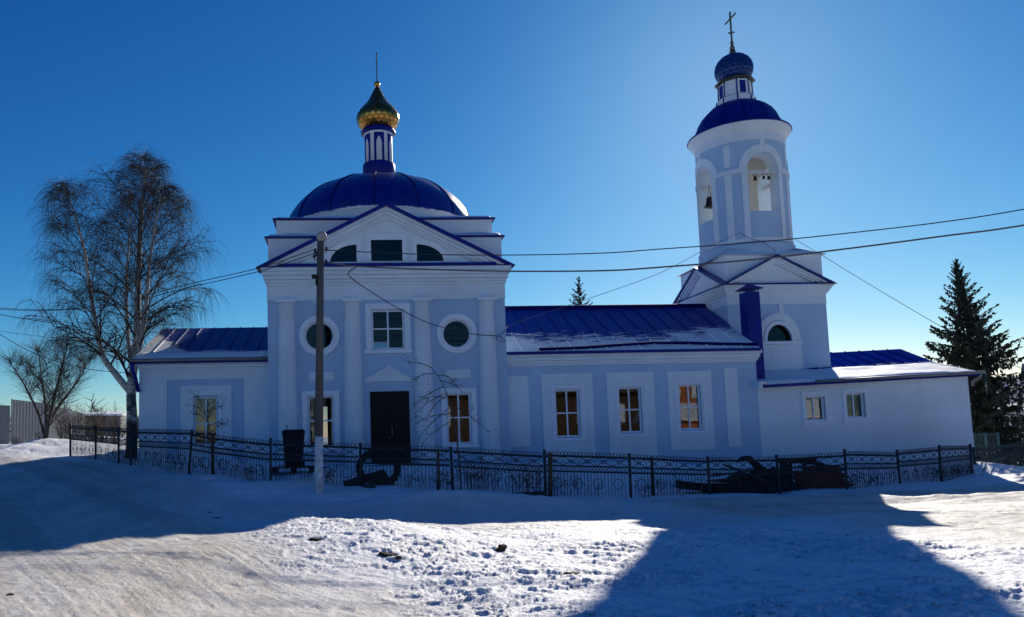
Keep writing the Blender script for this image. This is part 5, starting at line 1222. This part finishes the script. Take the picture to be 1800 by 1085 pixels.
def shed(px0, px1, ptop, pbot, Y, depth, label, wallm, roofm, rise=.25, door=True):
    a, b = at(px0, ptop, Y), at(px1, ptop, Y); zb = at(px0, pbot, Y).z - .6
    t = thing('shed', ((a.x+b.x)/2, Y, zb), label, 'shed'); zt_ = a.z
    m = MB(); m.box(a.x, b.x, Y, Y+depth, zb, zt_-.12); m.build('wall', wallm, t)
    m = MB(); m.solid([(a.x-.15, Y-.2, zt_-.118), (b.x+.15, Y-.2, zt_-.118), (b.x+.15, Y+depth+.2, zt_-.118+rise), (a.x-.15, Y+depth+.2, zt_-.118+rise)], [(a.x-.15, Y-.2, zt_-.02), (b.x+.15, Y-.2, zt_-.02), (b.x+.15, Y+depth+.2, zt_-.02+rise), (a.x-.15, Y+depth+.2, zt_-.02+rise)]); m.build('roof', roofm, t)
    if door:
        w = (b.x-a.x); m = MB(); m.box(a.x+w*.3, a.x+w*.7, Y-.05, Y-.002, zb, zt_-.35); m.build('door', PLANKW, t)
    return t
GREYW = plain('grey_boards', (.16, .15, .15), .9, var=.3)
shed(186, 212, 728, 752, 52, 2.5, 'small pale grey shed with a snowy roof left of the birch', GREYM, SNOW_W)
shed(140, 186, 728, 752, 54, 3, 'low brown shed behind the brown bush', PLANKW, SNOW_W, door=False)
shed(236, 300, 731, 756, 50, 3, 'dull brown shed partly hidden by the birch and the wing', PLANKW, SNOW_W, door=False)

# ------------------------------------------------------------------ far right: gate, houses, pole, hill
gb = at(1718, 800, 27.5); ga = thing('metal_gate', gb, 'faded green metal bar gate beyond the annex corner', 'gate')
ga0, ga1 = at(1714, 800, 27.2), at(1758, 800, 27.8); zt_ = at(1735, 762, 27.5).z; zl = at(1735, 806, 27.5).z - .15
for j, p in enumerate((ga0, ga0.lerp(ga1, .5), ga1)):
    m = MB(); m.tube([(p.x, p.y, zl-.1), (p.x, p.y, zt_+.02)], .035, 6); m.build('gate_post', GREENP, ga)
m = MB()
for z in (zt_-.05, zt_-.45, zl+.1): m.tube([(ga0.x, ga0.y, z), (ga1.x, ga1.y, z)], .018, 4)
for j in range(1, 12):
    p = ga0.lerp(ga1, j/12); m.tube([(p.x, p.y, zl+.05), (p.x, p.y, zt_+.03)], .009, 4, cap=False)
m.build('gate_bars', GREENP, ga)
def house(px0, px1, pe, pb_, pr, Y, depth, label, wallm, roofm, ridge_x=False):
    a, b = at(px0, pe, Y), at(px1, pe, Y); zb = at(px0, pb_, Y).z-1.5; zr = at(px0, pr, Y+depth/2).z; t = thing('house', ((a.x+b.x)/2, Y, zb), label, 'house')
    m = MB(); m.box(a.x, b.x, Y, Y+depth, zb, a.z); m.build('wall', wallm, t)
    m = MB(); e = .4
    for s in (0, 1):
        y0, y1 = (Y-e, Y+depth/2) if s == 0 else (Y+depth+e, Y+depth/2)
        m.solid([(a.x-e, y0, a.z-.05), (b.x+e, y0, a.z-.05), (b.x+e, y1, zr-.05), (a.x-e, y1, zr-.05)], [(a.x-e, y0, a.z+.08), (b.x+e, y0, a.z+.08), (b.x+e, y1, zr+.08), (a.x-e, y1, zr+.08)])
    r_ = m.build('roof', roofm, t)
    m = MB(); m.box(a.x+1.2, a.x+1.9, Y+depth/2-.35, Y+depth/2+.35, zr-.4, zr+.7); m.build('chimney', BRICK, r_)
    for j in range(2):
        x = a.x + (b.x-a.x)*(.25+.4*j); m = MB(); m.box(x, x+.9, Y-.06, Y-.003, a.z-1.8, a.z-.6); w_ = m.build('window', TRIM, t); m = MB(); m.box(x+.1, x+.8, Y-.075, Y-.062, a.z-1.7, a.z-.7); m.build('pane', plain('dark_pane', (.02, .025, .03), .1, bump=0) if 'dark_pane' not in bpy.data.materials else bpy.data.materials['dark_pane'], w_)
    return t
house(1752, 1815, 752, 785, 735, 60, 6, 'small house with a bright blue roof down the slope at the right', plain('ochre_boards', (.22, .17, .12), .8), plain('light_blue_roof', (.06, .17, .36), .5))
house(1768, 1860, 722, 745, 711, 95, 8, 'far house with a snow covered roof at the right edge', plain('grey_wall_paint', (.25, .24, .24), .8), SNOW_W)
house(1700, 1800, 765, 790, 748, 78, 7, 'low dark house behind the gate and spruce', PLANKW, SNOW_W)
m = MB(); p0 = at(1778, 800, 30); p0.z = gz(p0.x, p0.y)-.2; p1 = at(1800, 640, 30); m.tube([p0, p0.lerp(p1, .5), p1], [.11, .10, .08], 10)
tag(m.build('concrete_pole', plain('pale_concrete', (.36, .35, .34), .85, bump=.3)), 'leaning pale grey pole at the right edge of the picture', 'pole')
bush(1768, 800, 33, 1.7, 2.6, 60, 'grey bare thicket at the right beyond the gate', TWIG, 21)
bush(1795, 790, 40, 2.6, 3.6, 60, 'taller bare thicket below the far snowy roof', TWIG, 22)
bush(1765, 760, 48, 2.0, 3.5, 50, 'bare thicket in front of the blue roofed house', TWIG, 23)
# wooded hill far right, low wooded rise behind the left
def hill(name, cx, cy, w, d, h, zb, label, mat, seed, n=60):
    xs = np.linspace(-1, 1, n); X, Y = np.meshgrid(xs, xs); rad = np.sqrt(X**2+Y**2); Z = h*np.clip(1-rad**2, 0, 1)*(.8 + .4*fbm(X*3+seed, Y*3, 3, seed))
    me = bpy.data.meshes.new(name); f = [(i*n+j, i*n+j+1, (i+1)*n+j+1, (i+1)*n+j) for i in range(n-1) for j in range(n-1)]
    me.from_pydata(np.stack([cx+X*w/2, cy+Y*d/2, zb+Z], -1).reshape(-1, 3).tolist(), [], f); me.materials.append(mat)
    me.polygons.foreach_set('use_smooth', np.ones(len(me.polygons), bool)); return tag(link(bpy.data.objects.new(name, me)), label, None, None, 'structure')
def hill_mat():
    t = NT('winter_hillside'); n = t.noise(.05, 6, .7); t.base(t.ramp(n, [(.42, (.62, .66, .72)), (.52, (.17, .19, .23)), (.7, (.12, .14, .18))])); t.set(Roughness=1.0); return t.m
HM = hill_mat()
hill('far_hill', 620, 520, 620, 300, 52, -10, 'far wooded hill on the horizon at the right', HM, 2)
hill('low_rise', -420, 520, 700, 240, 20, -4, 'low far rise on the horizon at the left', HM, 5)
def wood_mass(name, label, x0, x1, y0, y1, n, h, zf, seed):
    rnd = random.Random(seed); m = MB()
    for k_ in range(n):
        x = rnd.uniform(x0, x1); y = rnd.uniform(y0, y1); z = zf(x, y); H = h*rnd.uniform(.6, 1.2); p = Vector((x, y, z-.5)); m.tube([p, p+Vector((rnd.gauss(0,.2), 0, H))], [.16, .03], 3, cap=False)
        for j in range(16):
            u = rnd.uniform(.3, 1); q = p + Vector((0, 0, H*u)); e = Vector((rnd.gauss(0,1), rnd.gauss(0,.6), rnd.uniform(.3, 1.4)))*H*.12; m.tube([q, q+e], [.06, .02], 3, cap=False)
    return tag(m.build(name, TWIG, recalc=False), label, None, None, 'stuff')
wood_mass('far_woods', 'bare far wood reading as one mass at the right', 110, 190, 150, 210, 120, 7, lambda x, y: float(ground_z(np.array([x]), np.array([y]), False)[0]), 3)
wood_mass('left_woods', 'bare far wood above the sheds at the left', -75, -28, 85, 110, 70, 4.5, lambda x, y: 0.2, 4)

# the other side of the yard: seen only as reflections in the church windows
wood_mass('yard_woods', 'bare trees across the yard, mirrored in the church windows', -45, 75, -46, -30, 150, 9, lambda x, y: -1.6, 8)
REDB = plain('red_brick_wall', (.42, .13, .055), .9, var=.3, scale=3, bump=.2)
def brick_house(x0, x1, y0, y1, z1, zr, label):
    t = thing('brick_house', ((x0+x1)/2, y1, -1.8), label, 'house')
    m = MB(); m.box(x0, x1, y0, y1, -2.2, z1); m.build('wall', REDB, t)
    m = MB(); m.prism_x([(y1+.4, z1-.1), (y1+.4, z1+.05), ((y0+y1)/2, zr), (y0-.4, z1+.05), (y0-.4, z1-.1)], x0-.4, x1+.4); m.build('roof', SNOW_W, t)
    for k_ in range(3):
        x = x0 + (x1-x0)*(.2+.3*k_); m = MB(); m.box(x-.5, x+.5, y1+.003, y1+.06, z1-2.0, z1-.7); m.build('window', TRIM, t)
t = thing('timber_house', (16, -14, -1.8), 'long brown timber house across the yard, mirrored in the church windows', 'house')
m = MB(); m.box(6, 25.5, -22, -14, -2.2, 3.2); m.build('wall', wood('brown_logs', (.060, .030, .014), sc=(.3, 3, 3), scale=5), t)
m = MB(); m.prism_x([(-13.5, 3.1), (-13.5, 3.25), (-18, 5.6), (-22.5, 3.25), (-22.5, 3.1)], 5.6, 25.9); m.build('roof', PLANKW, t)
for k_ in range(6):
    m = MB(); m.box(7.5+k_*3, 8.6+k_*3, -13.997, -13.93, .6, 2.1); m.build('window', TRIM, t)
brick_house(27, 34, -24, -15, 4.6, 7.2, 'tall red brick house across the yard, mirrored in a nave window')
brick_house(24, 37.5, -12, -7, .6, 2.0, 'low red brick row with a snowy roof, mirrored in the annex window')
# ------------------------------------------------------------------ camera, sun, sky
cam = bpy.data.cameras.new('camera'); co = link(bpy.data.objects.new('camera', cam))
fwh = Vector((math.sin(YAW), math.cos(YAW), 0)); rgt = Vector((math.cos(YAW), -math.sin(YAW), 0)); zz = Vector((0, 0, 1))
fw = fwh*math.cos(PITCH) + zz*math.sin(PITCH); up = -fwh*math.sin(PITCH) + zz*math.cos(PITCH)
rx = rgt*math.cos(ROLL) - up*math.sin(ROLL); ux = rgt*math.sin(ROLL) + up*math.cos(ROLL)
co.matrix_world = Matrix(((rx.x, ux.x, -fw.x, 0), (rx.y, ux.y, -fw.y, 0), (rx.z, ux.z, -fw.z, 0), (0, 0, 0, 1)))
cam.sensor_width = 36; cam.sensor_fit = 'HORIZONTAL'; cam.lens = F/1800*36
cam.shift_x = (900-CX)/1800; cam.shift_y = (CY-542.5)/1800; cam.clip_end = 6000; cam.clip_start = .05
SC.camera = co
AZ, EL = R(28.6), R(25.5)
sun = bpy.data.lights.new('sun', 'SUN'); sun.energy = 5.0; sun.angle = R(.55); sun.color = (1, .925, .81)
so = link(bpy.data.objects.new('sun', sun)); d = Vector((math.sin(AZ)*math.cos(EL), math.cos(AZ)*math.cos(EL), math.sin(EL)))
so.rotation_euler = d.to_track_quat('Z', 'Y').to_euler()
wd = bpy.data.worlds.new('World'); SC.world = wd; wd.use_nodes = True; nt = wd.node_tree
sky = nt.nodes.new('ShaderNodeTexSky'); sky.sky_type = 'NISHITA'; sky.sun_disc = False; sky.sun_elevation = EL; sky.sun_rotation = AZ
sky.altitude = 150; sky.air_density = 1.0; sky.dust_density = .22; sky.ozone_density = 4.2
bg = nt.nodes['Background']; bg.inputs['Strength'].default_value = .10
# clear frosty-air colour response of the sky: each channel gets its own contrast
sp = nt.nodes.new('ShaderNodeSeparateColor'); cb = nt.nodes.new('ShaderNodeCombineColor'); nt.links.new(sky.outputs[0], sp.inputs[0])
wtc = nt.nodes.new('ShaderNodeTexCoord'); wsx = nt.nodes.new('ShaderNodeSeparateXYZ'); nt.links.new(wtc.outputs['Generated'], wsx.inputs[0])
wm = nt.nodes.new('ShaderNodeMath'); wm.operation = 'MULTIPLY'; wm.inputs[1].default_value = -6.5; nt.links.new(wsx.outputs['Z'], wm.inputs[0])
hz_ = nt.nodes.new('ShaderNodeMath'); hz_.operation = 'EXPONENT'; nt.links.new(wm.outputs[0], hz_.inputs[0])          # low band of paler sky above the horizon
for i, (g, k) in enumerate(((2.0, 2.35), (1.36, 1.68), (1.0, 1.44))):
    m1 = nt.nodes.new('ShaderNodeMath'); m1.operation = 'MULTIPLY'; m1.inputs[1].default_value = .05; nt.links.new(sp.outputs[i], m1.inputs[0])
    m2 = nt.nodes.new('ShaderNodeMath'); m2.operation = 'POWER'; m2.inputs[1].default_value = g; nt.links.new(m1.outputs[0], m2.inputs[0])
    m3 = nt.nodes.new('ShaderNodeMath'); m3.operation = 'MULTIPLY'; m3.inputs[1].default_value = k*10; nt.links.new(m2.outputs[0], m3.inputs[0])
    m4 = nt.nodes.new('ShaderNodeMath'); m4.operation = 'MULTIPLY_ADD'; m4.inputs[1].default_value = (.95, .42, .18)[i]; m4.inputs[2].default_value = 1.0; nt.links.new(hz_.outputs[0], m4.inputs[0])
    m5 = nt.nodes.new('ShaderNodeMath'); m5.operation = 'MULTIPLY'; nt.links.new(m3.outputs[0], m5.inputs[0]); nt.links.new(m4.outputs[0], m5.inputs[1])
    nt.links.new(m5.outputs[0], cb.inputs[i])
nt.links.new(cb.outputs[0], bg.inputs['Color'])
vs = SC.view_settings; vs.view_transform = 'Standard'; vs.look = 'None'; vs.gamma = 1; vs.exposure = .2; vs.use_curve_mapping = False
SC.cycles.max_bounces = 6; SC.cycles.transparent_max_bounces = 16; SC.cycles.caustics_reflective = False; SC.cycles.caustics_refractive = False
